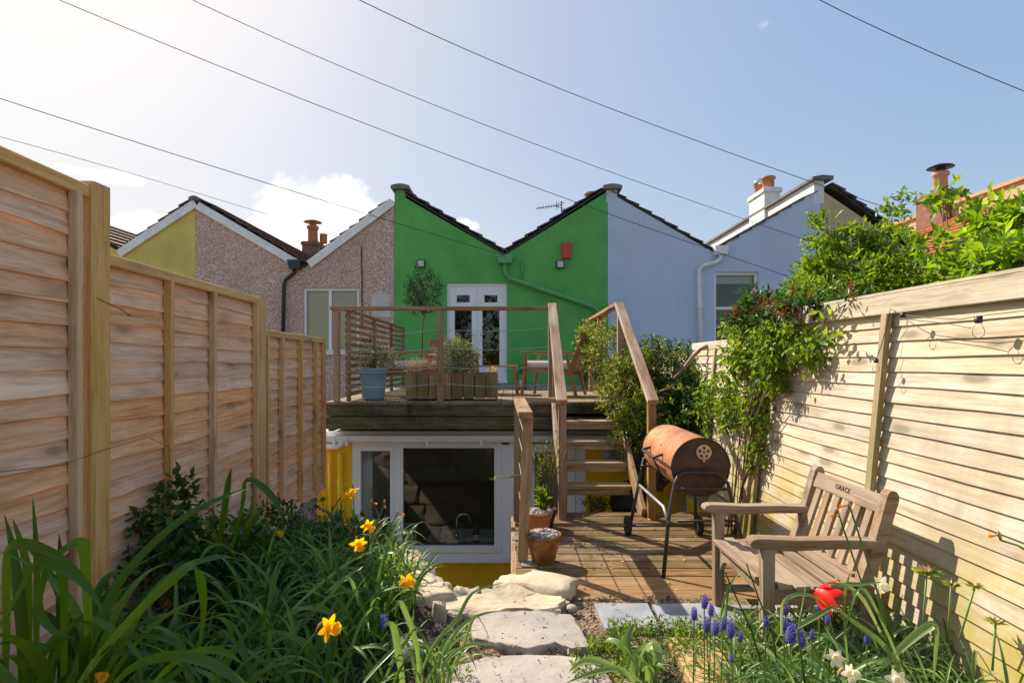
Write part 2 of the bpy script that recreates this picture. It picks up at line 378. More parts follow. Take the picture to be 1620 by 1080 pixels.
M = {}
M['fence_l'] = wood('fence_timber_brown', (.50,.265,.14), (.80,.46,.27), (.92,.63,.42), knots=.55, stain=(.66,.44,.28), var=.10, fine=.8)
M['fence_post'] = wood('fence_post_timber', (.46,.25,.11), (.70,.43,.20), (.80,.55,.30), knots=.6, var=.08, fine=1.2)
M['fence_r'] = wood('fence_timber_pale', (.40,.31,.21), (.62,.51,.37), (.75,.64,.50), knots=.7, algae=(.44,.36,.10), algz=(.25,1.0), var=.09, fine=.7, stain=(.43,.36,.25))
M['fence_rp'] = wood('fence_batten_pale', (.28,.20,.10), (.44,.33,.18), (.54,.42,.25), knots=.4, algae=(.22,.20,.04), algz=(.2,1.6), var=.06)
M['deck_up'] = wood('deck_timber_weathered', (.17,.12,.075), (.34,.25,.155), (.46,.35,.22), knots=.3, var=.14, groove=.019, stain=(.09,.07,.035))
M['deck_low'] = wood('deck_timber_brown', (.09,.045,.020), (.27,.155,.070), (.50,.33,.17), knots=.3, var=.20, groove=.021, stain=(.10,.055,.02), algae=(.16,.13,.03))
M['deck_plain'] = wood('deck_plank_smooth', (.18,.10,.05), (.31,.19,.10), (.42,.28,.17), knots=.3, var=.05, stain=(.16,.10,.05))
M['fascia'] = wood('fascia_mossy', (.05,.04,.02), (.16,.125,.06), (.30,.24,.12), knots=.2, algae=(.09,.13,.02), groove=.024, var=.15, stain=(.02,.016,.01))
M['rail'] = wood('handrail_timber', (.22,.115,.052), (.38,.22,.11), (.50,.32,.18), knots=.35, var=.10, fine=1.2)
M['railworn'] = wood('handrail_flaking', (.24,.115,.05), (.38,.20,.095), (.50,.29,.15), knots=.1, var=.04, silver=(.52,.40,.28), fine=.8)
M['tread'] = wood('stair_timber', (.22,.14,.07), (.42,.30,.17), (.58,.44,.27), knots=.3, var=.12, stain=(.12,.10,.045))
M['bench'] = wood('bench_teak_weathered', (.15,.09,.052), (.29,.19,.12), (.42,.30,.20), knots=0, var=.09, fine=1.3, silver=(.38,.30,.22), bmp=.5)
M['slat'] = wood('screen_timber', (.16,.09,.05), (.30,.18,.10), (.44,.29,.17), knots=.2, var=.14)
M['planter'] = wood('planter_timber', (.14,.085,.04), (.32,.205,.10), (.48,.33,.18), knots=.2, var=.3, algae=(.19,.15,.06))
M['chair'] = wood('acacia_wood', (.22,.09,.035), (.36,.17,.07), (.48,.26,.12), knots=0, var=.08, rough=.5)
M['sleeper'] = wood('new_sleeper_timber', (.36,.20,.085), (.56,.36,.17), (.68,.48,.26), knots=.8, var=.05, bmp=.5)
M['white'] = plain('white_upvc', (.86,.84,.82), .35, noise_amt=.04, nscale=3)
M['whitepaint'] = plain('white_paint_weathered', (.84,.82,.77), .6, noise_amt=.14, nscale=3, bmp=.2)
M['green'] = render_wall('green_render', (.135,.44,.105), stain=(.08,.28,.06), stain_amt=.35)
M['greenp'] = plain('green_pipe_paint', (.13,.36,.11), .45, noise_amt=.12)
M['blue'] = render_wall('blue_render', (.56,.63,.76), stain=(.46,.50,.58), stain_amt=.35, mot=.4)
M['yellow'] = render_wall('yellow_render', (.96,.53,.02), stain=(.70,.34,.01), stain_amt=.35, bscale=24)
M['chart'] = render_wall('mustard_render', (.70,.56,.15), stain=(.33,.27,.08))
M['beige'] = render_wall('beige_render', (.56,.43,.27), stain=(.35,.26,.16), stain_amt=.5)
M['pebble'] = pebbledash()
M['parapet'] = render_wall('white_parapet_render', (.82,.80,.76), stain=(.35,.32,.27), stain_amt=.6)
M['patch'] = render_wall('mortar_patch', (.66,.60,.54))
M['tile'] = plain('dark_roof_tile', (.075,.068,.065), .8, noise_amt=.35, nscale=4, bmp=.5, bscale=30)
M['btile'] = plain('brown_roof_tile', (.15,.085,.065), .8, noise_amt=.35, nscale=5, bmp=.6, bscale=30)
M['rtile'] = plain('red_clay_tile', (.50,.15,.06), .8, noise_amt=.35, nscale=5, bmp=.6, bscale=30)
M['coping'] = stone('coping_stone', (.20,.17,.15), 4)
M['brick'] = plain('chimney_brick', (.24,.11,.07), .85, noise_amt=.35, nscale=9, bmp=.6)
M['terra'] = plain('terracotta', (.46,.18,.09), .8, noise_amt=.22, nscale=8, bmp=.2)
M['terralight'] = plain('buff_chimney_pot', (.58,.33,.18), .8, noise_amt=.22, nscale=8)
M['terrared'] = plain('terracotta_pot', (.52,.19,.075), .75, noise_amt=.2, nscale=7, bmp=.15)
M['glaze'] = plain('brown_glazed_pot', (.27,.115,.03), .22, noise_amt=.5, nscale=9, spec=.6, bmp=.12, bscale=18)
M['black'] = plain('black_plastic', (.02,.02,.022), .45)
M['blackpipe'] = plain('black_pipe', (.025,.025,.028), .4)
M['iron'] = plain('dark_steel_tube', (.055,.05,.048), .5, metal=.4, noise_amt=.35, nscale=14, bmp=.15)
M['greytube'] = plain('grey_worn_tube', (.30,.28,.26), .45, metal=.5, noise_amt=.3, nscale=14)
M['drumend'] = plain('sooty_steel', (.075,.042,.03), .6, metal=.2, noise_amt=.5, nscale=9, bmp=.3)
M['rust'] = rustmat()
M['ventc'] = plain('enamel_vent', (.56,.36,.22), .5, noise_amt=.25, nscale=30)
M['hole'] = plain('dark_hole', (.01,.008,.007), .9)
M['red'] = plain('red_box_plastic', (.62,.045,.035), .45)
M['cream'] = plain('lamp_cream', (.62,.62,.50), .5)
M['cable'] = plain('cable_black', (.03,.03,.035), .6)
M['steelwire'] = plain('steel_wire', (.55,.54,.52), .35, metal=.8)
M['cush'] = plain('white_cushion_fabric', (.72,.66,.62), .9, noise_amt=.06, bmp=.2)
M['bluepot'] = plain('blue_grey_glaze', (.21,.36,.42), .4, noise_amt=.14, nscale=6, bmp=.1)
M['flag'] = stone('pennant_flagstone', (.43,.375,.325), 2.6, .6, .40)
M['slate'] = stone('grey_slate_paving', (.315,.325,.34), 2.6, .4, .38)
M['lime'] = stone('pale_limestone', (.54,.44,.31), 3.2, .9, .45)
M['wellst'] = stone('rubble_stone', (.42,.35,.26), 2.4, .9, .5)
M['pebbles'] = stone('pebble_stone', (.44,.38,.33), 14, .2, .3)
M['soil'] = soilmat('dark_soil', (.018,.012,.008), (.045,.030,.020), (.10,.07,.05))
M['mulch'] = soilmat('bark_gravel_mulch', (.10,.055,.03), (.25,.16,.10), (.50,.38,.27), 36)
M['ground'] = soilmat('ground_soil', (.16,.13,.09), (.27,.22,.16), (.36,.30,.23))
M['bark'] = plain('bark', (.16,.105,.065), .9, noise_amt=.4, nscale=14, bmp=.6)
M['stemgreen'] = plain('green_stem', (.22,.32,.07), .5, noise_amt=.2)
M['wilt'] = plain('papery_spathe', (.50,.34,.17), .7, noise_amt=.2)
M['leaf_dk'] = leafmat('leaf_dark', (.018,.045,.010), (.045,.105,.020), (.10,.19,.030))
M['leaf_bay'] = leafmat('leaf_bay', (.012,.03,.010), (.03,.06,.018), (.06,.10,.03), trans=.15, rough=.7, spec=.1)
M['leaf_md'] = leafmat('leaf_mid', (.05,.10,.012), (.15,.25,.028), (.36,.43,.055), trans=.45)
M['leaf_lt'] = leafmat('leaf_light', (.09,.17,.020), (.21,.34,.035), (.38,.50,.070), trans=.48)
M['leaf_hedge'] = leafmat('leaf_jasmine', (.03,.06,.012), (.15,.20,.03), (.52,.52,.09), trans=.35)
M['leaf_red'] = leafmat('leaf_new_red', (.10,.04,.02), (.30,.09,.04), (.42,.20,.07), trans=.35)
M['leaf_silver'] = leafmat('leaf_silver', (.07,.10,.04), (.20,.24,.10), (.42,.42,.22), trans=.25)
M['strap_blue'] = leafmat('strap_bluegreen', (.045,.11,.020), (.125,.25,.045), (.30,.45,.085), trans=.36, rough=.48, spec=.3)
M['strap_grn'] = leafmat('strap_green', (.035,.095,.012), (.10,.21,.022), (.28,.43,.045), trans=.42, rough=.42, spec=.35)
M['strap_lt'] = leafmat('strap_light', (.09,.17,.035), (.19,.30,.07), (.33,.43,.14), trans=.35, rough=.35, spec=.5)
M['strap_mid'] = leafmat('strap_mid', (.06,.13,.03), (.15,.26,.06), (.32,.42,.14), trans=.35, rough=.35, spec=.5)
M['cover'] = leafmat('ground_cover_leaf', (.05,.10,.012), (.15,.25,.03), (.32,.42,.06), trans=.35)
M['daff'] = leafmat('daffodil_petal', (.70,.42,.01), (.86,.58,.015), (.92,.68,.03), trans=.4, rough=.5)
M['daffo'] = leafmat('daffodil_trumpet', (.80,.42,.005), (.88,.52,.01), (.90,.60,.02), trans=.35, rough=.5)
M['daffw'] = leafmat('white_petal', (.72,.68,.48), (.82,.78,.62), (.88,.86,.74), trans=.35, rough=.5)
M['orange'] = leafmat('orange_petal', (.62,.20,.01), (.78,.30,.015), (.85,.42,.03), trans=.35)
M['tulip'] = leafmat('tulip_red', (.55,.012,.006), (.75,.03,.012), (.85,.10,.03), trans=.4, rough=.35)
M['musc'] = leafmat('hyacinth_violet', (.10,.075,.36), (.19,.15,.56), (.33,.29,.72), trans=.15)
M['glass'] = glassmat()
M['bulb'] = glassmat('bulb_glass', (.97,.97,.96), 1.0, .02, 1.12)
M['blind'] = plain('cream_blind', (.72,.56,.36), .8, noise_amt=.05)
M['blindw'] = plain('pale_blind', (.60,.62,.52), .8, noise_amt=.05)
M['dim'] = plain('kitchen_wall', (.50,.47,.43), .8)
M['dark'] = plain('dark_room', (.035,.032,.03), .8)
M['sink'] = plain('composite_sink', (.86,.82,.72), .4)
M['cab'] = plain('kitchen_cabinet', (.30,.20,.12), .6)
M['chrome'] = plain('chrome', (.7,.7,.7), .12, metal=1)
M['bottle'] = plain('dark_bottle_glass', (.012,.016,.008), .08, spec=.7)
M['paper'] = plain('paper_white', (.72,.72,.74), .6)
M['pblue'] = plain('print_blue', (.04,.09,.35), .6)
M['porange'] = plain('print_orange', (.55,.17,.05), .6)
M['sign'] = plain('galvanised_plate', (.42,.42,.42), .4, metal=.5)
M['rubber'] = plain('rubber', (.015,.015,.015), .7)
M['hose'] = plain('brown_hose', (.34,.20,.12), .45)
M['louvre'] = plain('louvre_grille', (.42,.38,.30), .5)

# ------------------------------------------------------------------ setting: ground, light well, beds, path
b = MB()
def poly(b_, pts, z): b_.add([(x, y, z) for x, y in pts], [tuple(range(len(pts)))])
GZ = -.03
poly(b, [(-200,-100),(200,-100),(200,3.5),(2.4,3.5),(.02,3.5),(0,3.40),(-.42,3.40),(-.86,4.3),(-2.4,4.36),(-200,4.36)], GZ)
poly(b, [(2.4,3.5),(200,3.5),(200,6.9),(2.4,6.9)], GZ)
poly(b, [(-200,4.36),(-2.4,4.36),(-2.4,6.9),(-200,6.9)], GZ)
poly(b, [(-200,6.9),(200,6.9),(200,600),(-200,600)], -1.62)
g = b.obj('ground', M['ground']); tag(g, 'bare earth ground of the garden', None, None, 'structure')
bm = bmesh.new(); bm.from_mesh(g.data); bmesh.ops.triangulate(bm, faces=bm.faces); bm.to_mesh(g.data); bm.free()
b = MB(); b.box((-2.6,3.2,-1.75),(2.6,7.2,-1.6)); o = b.obj('light_well_floor', M['slate']); tag(o, 'paved floor of the sunken passage', None, None, 'structure')

def bumpy_sheet(name, mat, x0, x1, y0, y1, z, amp, step, inside=None, seed=0, label=None, kind='structure'):
    nx = int((x1-x0)/step)+1; ny = int((y1-y0)/step)+1; vs = []; idx = {}
    b = MB()
    for j in range(ny):
        for i in range(nx):
            x = x0+i*step; y = y0+j*step
            if inside and not inside(x, y): continue
            h = mnoise.noise(Vector((x*3+seed, y*3, 0)))*amp+mnoise.noise(Vector((x*17, y*17, seed)))*amp*.5+mnoise.noise(Vector((x*45, y*45, seed)))*amp*.3
            idx[(i, j)] = len(b.v); b.v.append((x, y, z+h))
    for j in range(ny-1):
        for i in range(nx-1):
            q = [(i,j),(i+1,j),(i+1,j+1),(i,j+1)]
            if all(k in idx for k in q): b.f.append(tuple(idx[k] for k in q))
    o = b.obj(name, mat, smooth=True, fix=False); tag(o, label, None, None, kind); return o
def left_in(x, y):
    e = -.42 if y < 3.38 else (-.42-(y-3.38)*.48)
    if y < 3.0: e = -.30
    return x < e and y < 4.33
bumpy_sheet('flower_bed_soil', M['soil'], -2.1, -.25, .7, 4.36, .03, .07, .03, left_in, 3, 'dark soil of the shaded left flower bed')
bumpy_sheet('mulch_path', M['mulch'], -.60, 1.4, 1.5, 3.42, .0, .022, .022, lambda x, y: y < 3.38 and (x > -.34 or y < 3), 9, 'brown bark and gravel between the flagstones')
def right_in(x, y): return x > (.22+max(0, (y-2.2))*1.2) and y < 3.05
bumpy_sheet('flower_bed_soil', M['soil'], .18, 2.1, .9, 3.06, .03, .06, .03, right_in, 5, 'soil under the plants of the sunny right bed')

def slab(name, mat, outline, z0, z1, parent=None, seed=0, rough=.006, sub=5, top_amp=.006):
    """an irregular split stone: outline in XY (world), ragged edge, softened arris"""
    rr = random.Random(seed); pts = []
    n = len(outline)
    for i in range(n):
        a = Vector(outline[i]).to_3d(); c = Vector(outline[(i+1) % n]).to_3d()
        for k in range(sub): pts.append(a.lerp(c, k/sub)+Vector((rr.uniform(-1,1), rr.uniform(-1,1), 0))*rough)
    cx = sum((p for p in pts), Vector())/len(pts); m = len(pts); b = MB(); vs = []
    for (s, z) in [(1.0, z0), (1.0, z1-.012), (.985, z1-.003), (.955, z1), (.6, z1), (.25, z1)]:
        for p in pts:
            q = cx+(p-cx)*s
            zz = z+(mnoise.noise(Vector((q.x*5, q.y*5, seed)))*top_amp if z > z0 else 0)+(rr.uniform(-1,1)*rough*.4 if s > .95 and z > z0 else 0)
            vs.append((q.x+(rr.uniform(-1,1)*rough if s == 1.0 else 0), q.y+(rr.uniform(-1,1)*rough if s == 1.0 else 0), zz))
    L6 = 6
    fs = [(k*m+i, k*m+(i+1) % m, (k+1)*m+(i+1) % m, (k+1)*m+i) for k in range(L6-1) for i in range(m)]
    fs += [tuple((L6-1)*m+i for i in range(m)), tuple(range(m-1,-1,-1))]
    b.add(vs, fs)
    return b.obj(name, mat, parent, smooth=False)
def gp(*pts): return [tuple(G(x, y, .03).xy) for x, y in pts]
path = bpy.data.objects['mulch_path']
slab('flagstone', M['flag'], gp((760,972),(825,968),(905,974),(922,1000),(934,1026),(905,1029),(880,1020),(835,1030),(785,1022),(748,1012),(742,985)), -.02, .045, path, 1, .005)
slab('flagstone', M['flag'], gp((770,1040),(850,1036),(905,1040),(955,1058),(985,1105),(960,1160),(800,1170),(690,1140),(700,1060)), -.02, .04, path, 2, .005)
slab('paving_slab', M['slate'], gp((940,954),(1026,954),(1044,993),(958,995)), -.02, .035, path, 3, .002, 3, .001)
slab('paving_slab', M['slate'], gp((1031,955),(1120,955),(1150,997),(1052,995)), -.02, .037, path, 4, .002, 3, .001)
slab('paving_slab', M['slate'], gp((1126,956),(1215,957),(1262,1000),(1157,997)), -.02, .034, path, 5, .002, 3, .001)
slab('paving_slab', M['slate'], gp((1222,957),(1310,958),(1365,1000),(1268,1000)), -.02, .036, path, 6, .002, 3, .001)
# loose chips and pebbles of the path
b = MB()
def pebble(b, c, r, rr, flat=.6):
    q = [Vector((1,0,0)),Vector((0,1,0)),Vector((-1,0,0)),Vector((0,-1,0)),Vector((0,0,1)),Vector((0,0,-1))]
    rot = Euler((rr.random()*6, rr.random()*6, rr.random()*6)).to_matrix(); sc = Vector((rr.uniform(.7,1.2), rr.uniform(.7,1.2), rr.uniform(.45,.9)))
    vs = [Vector(c)+rot@Vector((k.x*sc.x, k.y*sc.y, k.z*sc.z))*r for k in q]
    b.add(vs, [(0,1,4),(1,2,4),(2,3,4),(3,0,4),(1,0,5),(2,1,5),(3,2,5),(0,3,5)])
for i in range(3600):
    x = rnd.uniform(-.5, 1.0); y = rnd.uniform(2.1, 3.38)
    pebble(b, (x, y, .008+rnd.random()*.008), rnd.choice([.004,.005,.006,.008,.011]), rnd)
tag(b.obj('gravel_chips', M['mulch'], fix=False), 'loose bark and stone chips scattered on the path', 'gravel', None, 'stuff')
for (px, py, r) in [(905,965,.03),(897,957,.022),(912,1027,.025),(900,948,.018),(935,1042,.016)]:
    p = G(px, py, .02); bmm = MB()
    n = 8; bmm.lathe([(r*math.sin(math.pi*k/n)*(1+.1*rnd.random()), -r*.7*math.cos(math.pi*k/n)) for k in range(n+1)], (0,0,0), 10)
    o = bmm.obj('pebble', M['pebbles'], path, True, Matrix.Translation(p+Vector((0,0,r*.4))) @ Matrix.Rotation(rnd.random()*3, 4, 'Z'))

# rubble retaining walls of the light well
def rock(name, mat, c, size, parent=None, seed=0, rz=0, amp=.18, label=None, cat=None):
    bm = bmesh.new(); bmesh.ops.create_cube(bm, size=1); bmesh.ops.subdivide_edges(bm, edges=bm.edges, cuts=5, use_grid_fill=True)
    for v in bm.verts:
        d = v.co.copy(); l = max(abs(d.x), abs(d.y), abs(d.z)); s = d.normalized()*.5
        v.co = d.lerp(s*1.08, .34)
        n = mnoise.noise_vector(v.co*2.1+Vector((seed*7.1, seed, 0)))*amp+mnoise.noise_vector(v.co*6+Vector((seed, 0, 3)))*amp*.3
        v.co += n
        v.co = Vector((v.co.x*size[0], v.co.y*size[1], v.co.z*size[2]))
    m = bpy.data.meshes.new(name); bm.to_mesh(m); bm.free(); m.materials.append(mat); m.shade_smooth()
    o = link(bpy.data.objects.new(name, m), parent, Matrix.Translation(Vector(c)) @ Matrix.Rotation(rz, 4, 'Z'))
    if label: tag(o, label, cat)
    return o
w = thing('retaining_wall', (-.6,3.9,-1.6), 'rubble stone retaining wall around the sunken area before the kitchen window', 'wall')
b = MB()
edge = [(.22,3.42),(.0,3.44),(-.44,3.44),(-.90,4.34),(-2.3,4.40)]
for i in range(len(edge)-1):
    a = Vector((*edge[i], 0)); c = Vector((*edge[i+1], 0)); n = (c-a).normalized().cross(Vector((0,0,1)))
    b.add([a+Vector((0,0,-1.62)), c+Vector((0,0,-1.62)), c+Vector((0,0,-.04)), a+Vector((0,0,-.04)),
           a-n*(-.0)+Vector((0,0,-.04)), c+Vector((0,0,-.04))], [(0,1,2,3)])
b.obj('mortar_face', M['wellst'], w)
k = 0
for i in range(len(edge)-1):
    a = Vector((*edge[i], 0)); c = Vector((*edge[i+1], 0)); L = (c-a).length; d = (c-a)/L
    for row, z in enumerate([-1.42, -1.1, -.78, -.46, -.15]):
        s = -.1+.13*(row % 2)
        while s < L-.05:
            wd = rnd.uniform(.14, .38); p = a+d*(s+wd/2)
            rock('stone', M['wellst'], (p.x, p.y, z+rnd.uniform(-.01,.01)), (wd*1.04, .22, .33), w, k, math.atan2(d.y, d.x)+rnd.uniform(-.06,.06), .17); s += wd; k += 1
# cap stones on the left cheek
for (px, py, sx, sy, sz, rz) in [(640,893,.26,.42,.14,.35),(664,925,.22,.34,.12,.45),(596,862,.30,.26,.12,0.1)]:
    p = G(px, py, .02); rock('cap_stone', M['lime'], (p.x, p.y, .0), (sx, sy, sz), w, k, rz, .10); k += 1
rock('boulder', M['lime'], G(682,953,.0)+Vector((0,0,.0)), (.26,.20,.17), None, 31, .3, .14, 'pale squared boulder at the corner of the left bed by the sunken window', 'stone')
rock('boulder', M['lime'], G(695,985,.0)+Vector((0,0,.03)), (.075,.07,.17), None, 32, .2, .12, 'narrow upright ochre stone in front of the pale boulder', 'stone')
rock('boulder', M['lime'], G(636,1045,.0)+Vector((0,0,.02)), (.20,.14,.13), None, 33, .6, .16, 'low pale stone half hidden by leaves at the path edge', 'stone')
rock('boulder', M['lime'], Vector((.205,3.48,.015)), (.36,.24,.13), None, 47, -.5, .14, 'large rough limestone block against the corner of the lower deck', 'stone')
o = rock('boulder', M['lime'], Vector((.0,3.62,-.18)), (.24,.34,.40), None, 44, -.2, .12, 'cream limestone block propping the deck corner above the sunken area', 'stone')
slab('coping_slab', M['lime'], [tuple(G(*q, .04).xy) for q in [(703,950),(800,930),(850,915),(880,925),(892,950),(885,966),(800,966),(715,975),(690,965)]], -.10, .045, None, 8, .012, 5, .02)
o = bpy.data.objects['coping_slab']; tag(o, 'broad pale stone slab at the edge of the sunken area behind the flagstones', 'stone')

# ------------------------------------------------------------------ houses
HY = 12.6
def hx(px): return (px-810)*HY/900
def hz(py): return EYE+(573-py)*HY/900
def house(name, label, px0, pxv, px1, zr0, zv, zr1, wallmat, tilemat, depth=8, opens=(), zb=-1.6, loc=None):
    """twin-pitched rear wing: wall front with butterfly gable, openings cut, two roof slopes of overlapping courses"""
    h = thing(name, (hx((px0+px1)/2), HY, zb), label, 'house')
    x0, xv, x1 = hx(px0), hx(pxv), hx(px1)
    # front wall as columns between opening edges so that the openings are real holes
    xs = sorted(set([x0, xv, x1]+[v for o_ in opens for v in (o_[0], o_[1])])); b = MB()
    def top(x): return zr0+(zv-zr0)*(x-x0)/(xv-x0) if x <= xv else zv+(zr1-zv)*(x-xv)/(x1-xv)
    T = .28
    for a, c in zip(xs[:-1], xs[1:]):
        mid = (a+c)/2; op = [o_ for o_ in opens if o_[0] <= mid <= o_[1]]
        segs = []; z = zb
        for o_ in sorted(op, key=lambda q: q[2]):
            segs.append((z, o_[2], False)); z = o_[3]
        for (u, v_, _) in segs: b.prism([(a,u),(c,u),(c,v_),(a,v_)], HY, HY+T)
        b.prism([(a,z),(c,z),(c,top(c)),(a,top(a))], HY, HY+T)
    b.prism([(x0,zb),(x0+.1,zb),(x0+.1,zr0-.1),(x0,zr0-.1)], HY+T, HY+depth)
    b.prism([(x1-.1,zb),(x1,zb),(x1,zr1-.1),(x1-.1,zr1-.1)], HY+T, HY+depth)
    b.prism([(x0,zb),(x1,zb),(x1,zr1-.15),(xv,zv-.1),(x0,zr0-.15)], HY+depth, HY+depth+.2)
    wl = b.obj('wall', wallmat, h)
    return h, (x0, xv, x1, zr0, zv, zr1)
def roof_slope(h, xr, zr, xv, zv, tilemat, n=8, y0=HY-.05, y1=HY+7.5, lift=.05, th=.035, name='tile_course'):
    rf = None
    dirv = Vector((xv-xr, 0, zv-zr)); Ls = dirv.length; d = dirv/Ls; nrm = Vector((-d.z, 0, d.x)) 
    if nrm.z < 0: nrm = -nrm
    b = MB(); b.prism([(xr, zr-.0), (xv, zv-.0), (xv, zv+.035), (xr, zr+.035)], y0+.05, y1); rf = b.obj('roof', tilemat, h)
    for k in range(n):
        a0 = Ls*k/n; a1 = Ls*(k+1)/n+.05
        p0 = Vector((xr,0,zr))+d*a0+nrm*(lift); p1 = Vector((xr,0,zr))+d*min(a1, Ls)+nrm*(lift+.035)
        bb = MB(); q = [p0, p1, p1+nrm*th, p0+nrm*th*.6]
        bb.prism([(v.x, v.z) for v in q], y0+rnd.uniform(-.02,.02), y1)
        bb.obj(name, tilemat, rf)
    return rf
def window(h, px0, px1, py0, py1, kind='casement', y=HY, mat=None, fr=.06, mull=(), trans=(), behind=None, label=None, D=None, sill=True):
    """frame > pane; mull/trans are pixel positions of the bars"""
    sc = y/900; X = lambda p: (p-810)*sc; Z = lambda q: EYE+(573-q)*sc
    x0, x1, z1, z0 = X(px0), X(px1), Z(py0), Z(py1); mat = mat or M['white']
    b = MB(); yy = y+.06
    for (a, c, d_, e) in [(x0, z0, x0+fr, z1), (x1-fr, z0, x1, z1), (x0+fr, z1-fr, x1-fr, z1), (x0+fr, z0, x1-fr, z0+fr)]: b.box((a, yy, c), (d_, yy+.07, e))
    for p in mull: b.box((X(p)-fr*.55, yy+.002, z0+fr), (X(p)+fr*.55, yy+.072, z1-fr))
    for q in trans: b.box((x0+fr, yy+.004, Z(q)-fr*.5), (x1-fr, yy+.068, Z(q)+fr*.5))
    f = b.obj('window', mat, h)
    if label: f['label'] = label
    xs = [x0+fr]+[X(p) for p in mull]+[x1-fr]; zs = [z0+fr]+sorted([Z(q) for q in trans])+[z1-fr]
    for a, c in zip(xs[:-1], xs[1:]):
        for d_, e in zip(zs[:-1], zs[1:]):
            p = MB(); p.box((a+.002, yy+.03, d_+.002), (c-.002, yy+.036, e-.002)); p.obj('pane', M['glass'], f)
    if sill:
        s = MB(); s.box((x0-.04, y-.05, z0-.05), (x1+.04, y+.13, z0)); s.obj('sill', mat, f)
    if behind:
        s = MB(); s.box((x0+.02, yy+.10, z0), (x1-.02, yy+.12, z1)); s.obj('blind', behind, f)
    return f

# green house
zr = hz(303); zv_g = hz(404)
dx0, dx1, dzt = hx(707), hx(802), hz(448)
gh, gd = house('terraced_house', 'bright green rendered terraced house with twin gables and white french doors', 624, 798, 961, zr, zv_g, zr, M['green'], M['tile'],
               opens=[(dx0, dx1, .945, dzt)])
roof_slope(gh, hx(630), zr+.02, hx(798), zv_g+.02, M['tile'], 8)
roof_slope(gh, hx(955), zr+.02, hx(798), zv_g+.02, M['tile'], 8)
b = MB(); b.box((hx(624), HY+.3, -1.6), (hx(961), HY+.5, 3.4)); 
# french doors
b = MB(); y = HY+.04
b.box((dx0, y, .96), (dx0+.05, y+.09, dzt)); b.box((dx1-.05, y, .96), (dx1, y+.09, dzt)); b.box((dx0+.05, y, dzt-.06), (dx1-.05, y+.09, dzt)); b.box((dx0-.02, y-.08, .945), (dx1+.02, y+.09, .99))
dr = b.obj('door_frame', M['white'], gh)
mid = (dx0+dx1)/2
for (a, c, hs) in [(dx0+.052, mid-.002, 1), (mid+.002, dx1-.052, -1)]:
    b = MB(); yy = y+.01; st = .115
    zt = dzt-.065; zm0, zm1 = hz(489), hz(478); bz = .995
    b.box((a, yy, bz), (a+st, yy+.06, zt)); b.box((c-st, yy, bz), (c, yy+.06, zt))
    b.box((a+st, yy, zt-.19), (c-st, yy+.06, zt)); b.box((a+st, yy, hz(490)), (c-st, yy+.06, hz(478))); b.box((a+st, yy, bz), (c-st, yy+.06, bz+.30))
    # small top light surround
    b.box((a+st, yy+.002, hz(478)+.0), (a+st+.045, yy+.058, zt-.19)); b.box((c-st-.045, yy+.002, hz(478)), (c-st, yy+.058, zt-.19))
    d = b.obj('door', M['white'], gh)
    p = MB(); p.box((a+st+.045, yy+.02, hz(478)), (c-st-.045, yy+.03, zt-.19)); p.box((a+st, yy+.02, bz+.30), (c-st, yy+.03, hz(490))); p.obj('pane', M['glass'], d)
    hb = MB(); xx = c-st*.5 if hs > 0 else a+st*.5
    hb.box((xx-.012, yy-.012, 1.85), (xx+.012, yy, 2.07)); hb.tube([(xx, yy-.01, 2.02), (xx, yy-.05, 2.02), (xx-hs*.11, yy-.05, 2.02)], .009, 6); hb.obj('handle', M['chrome'], d)
b = MB(); b.box((hx(624)+.3, HY+.6, .93), (hx(961)-.3, HY+3.8, .945)); b.box((hx(624)+.3, HY+3.8, .9), (hx(961)-.3, HY+3.9, 3.3)); b.obj('interior', M['dark'], gh)
# coping, parapet, hopper, pipe
def coping_cap(h, x, z, w=.42, y0=HY-.12, y1=HY+7.5):
    b = MB(); b.prism([(x-w/2, z-.02), (x+w/2, z-.02), (x+w/2, z+.05), (x+w*.15, z+.085), (x-w*.15, z+.085), (x-w/2, z+.05)], y0, y1); return b.obj('coping', M['coping'], h)
def parapet(h, x, z0, z1, mat, w=.26):
    b = MB(); b.box((x-w/2, HY-.001, z0), (x+w/2, HY+7.5, z1)); return b.obj('parapet', mat, h)
parapet(gh, hx(634), zr-.35, hz(299), M['green'], .20); coping_cap(gh, hx(634), hz(299), .40)
def pipe(h, pts, r, mat, name='downpipe'):
    b = MB(); b.tube(pts, r, 10); return b.obj(name, mat, h, True)
hp = MB(); hp.prism([(hx(789),hz(418)),(hx(809),hz(418)),(hx(812),hz(405)),(hx(786),hz(405))], HY-.18, HY-.01); hp.obj('rainwater_hopper', M['greenp'], gh)
pipe(gh, [(hx(799),HY-.09,hz(416)),(hx(799),HY-.09,hz(432)),(hx(806),HY-.09,hz(441)),(hx(870),HY-.09,hz(463)),(hx(938),HY-.09,hz(486)),(hx(945),HY-.09,hz(492)),(hx(946),HY-.09,hz(520))], .052, M['greenp'])
pipe(gh, [(hx(826),HY-.04,hz(414)),(hx(826),HY-.04,hz(441))], .02, M['greenp'], 'vent_pipe')

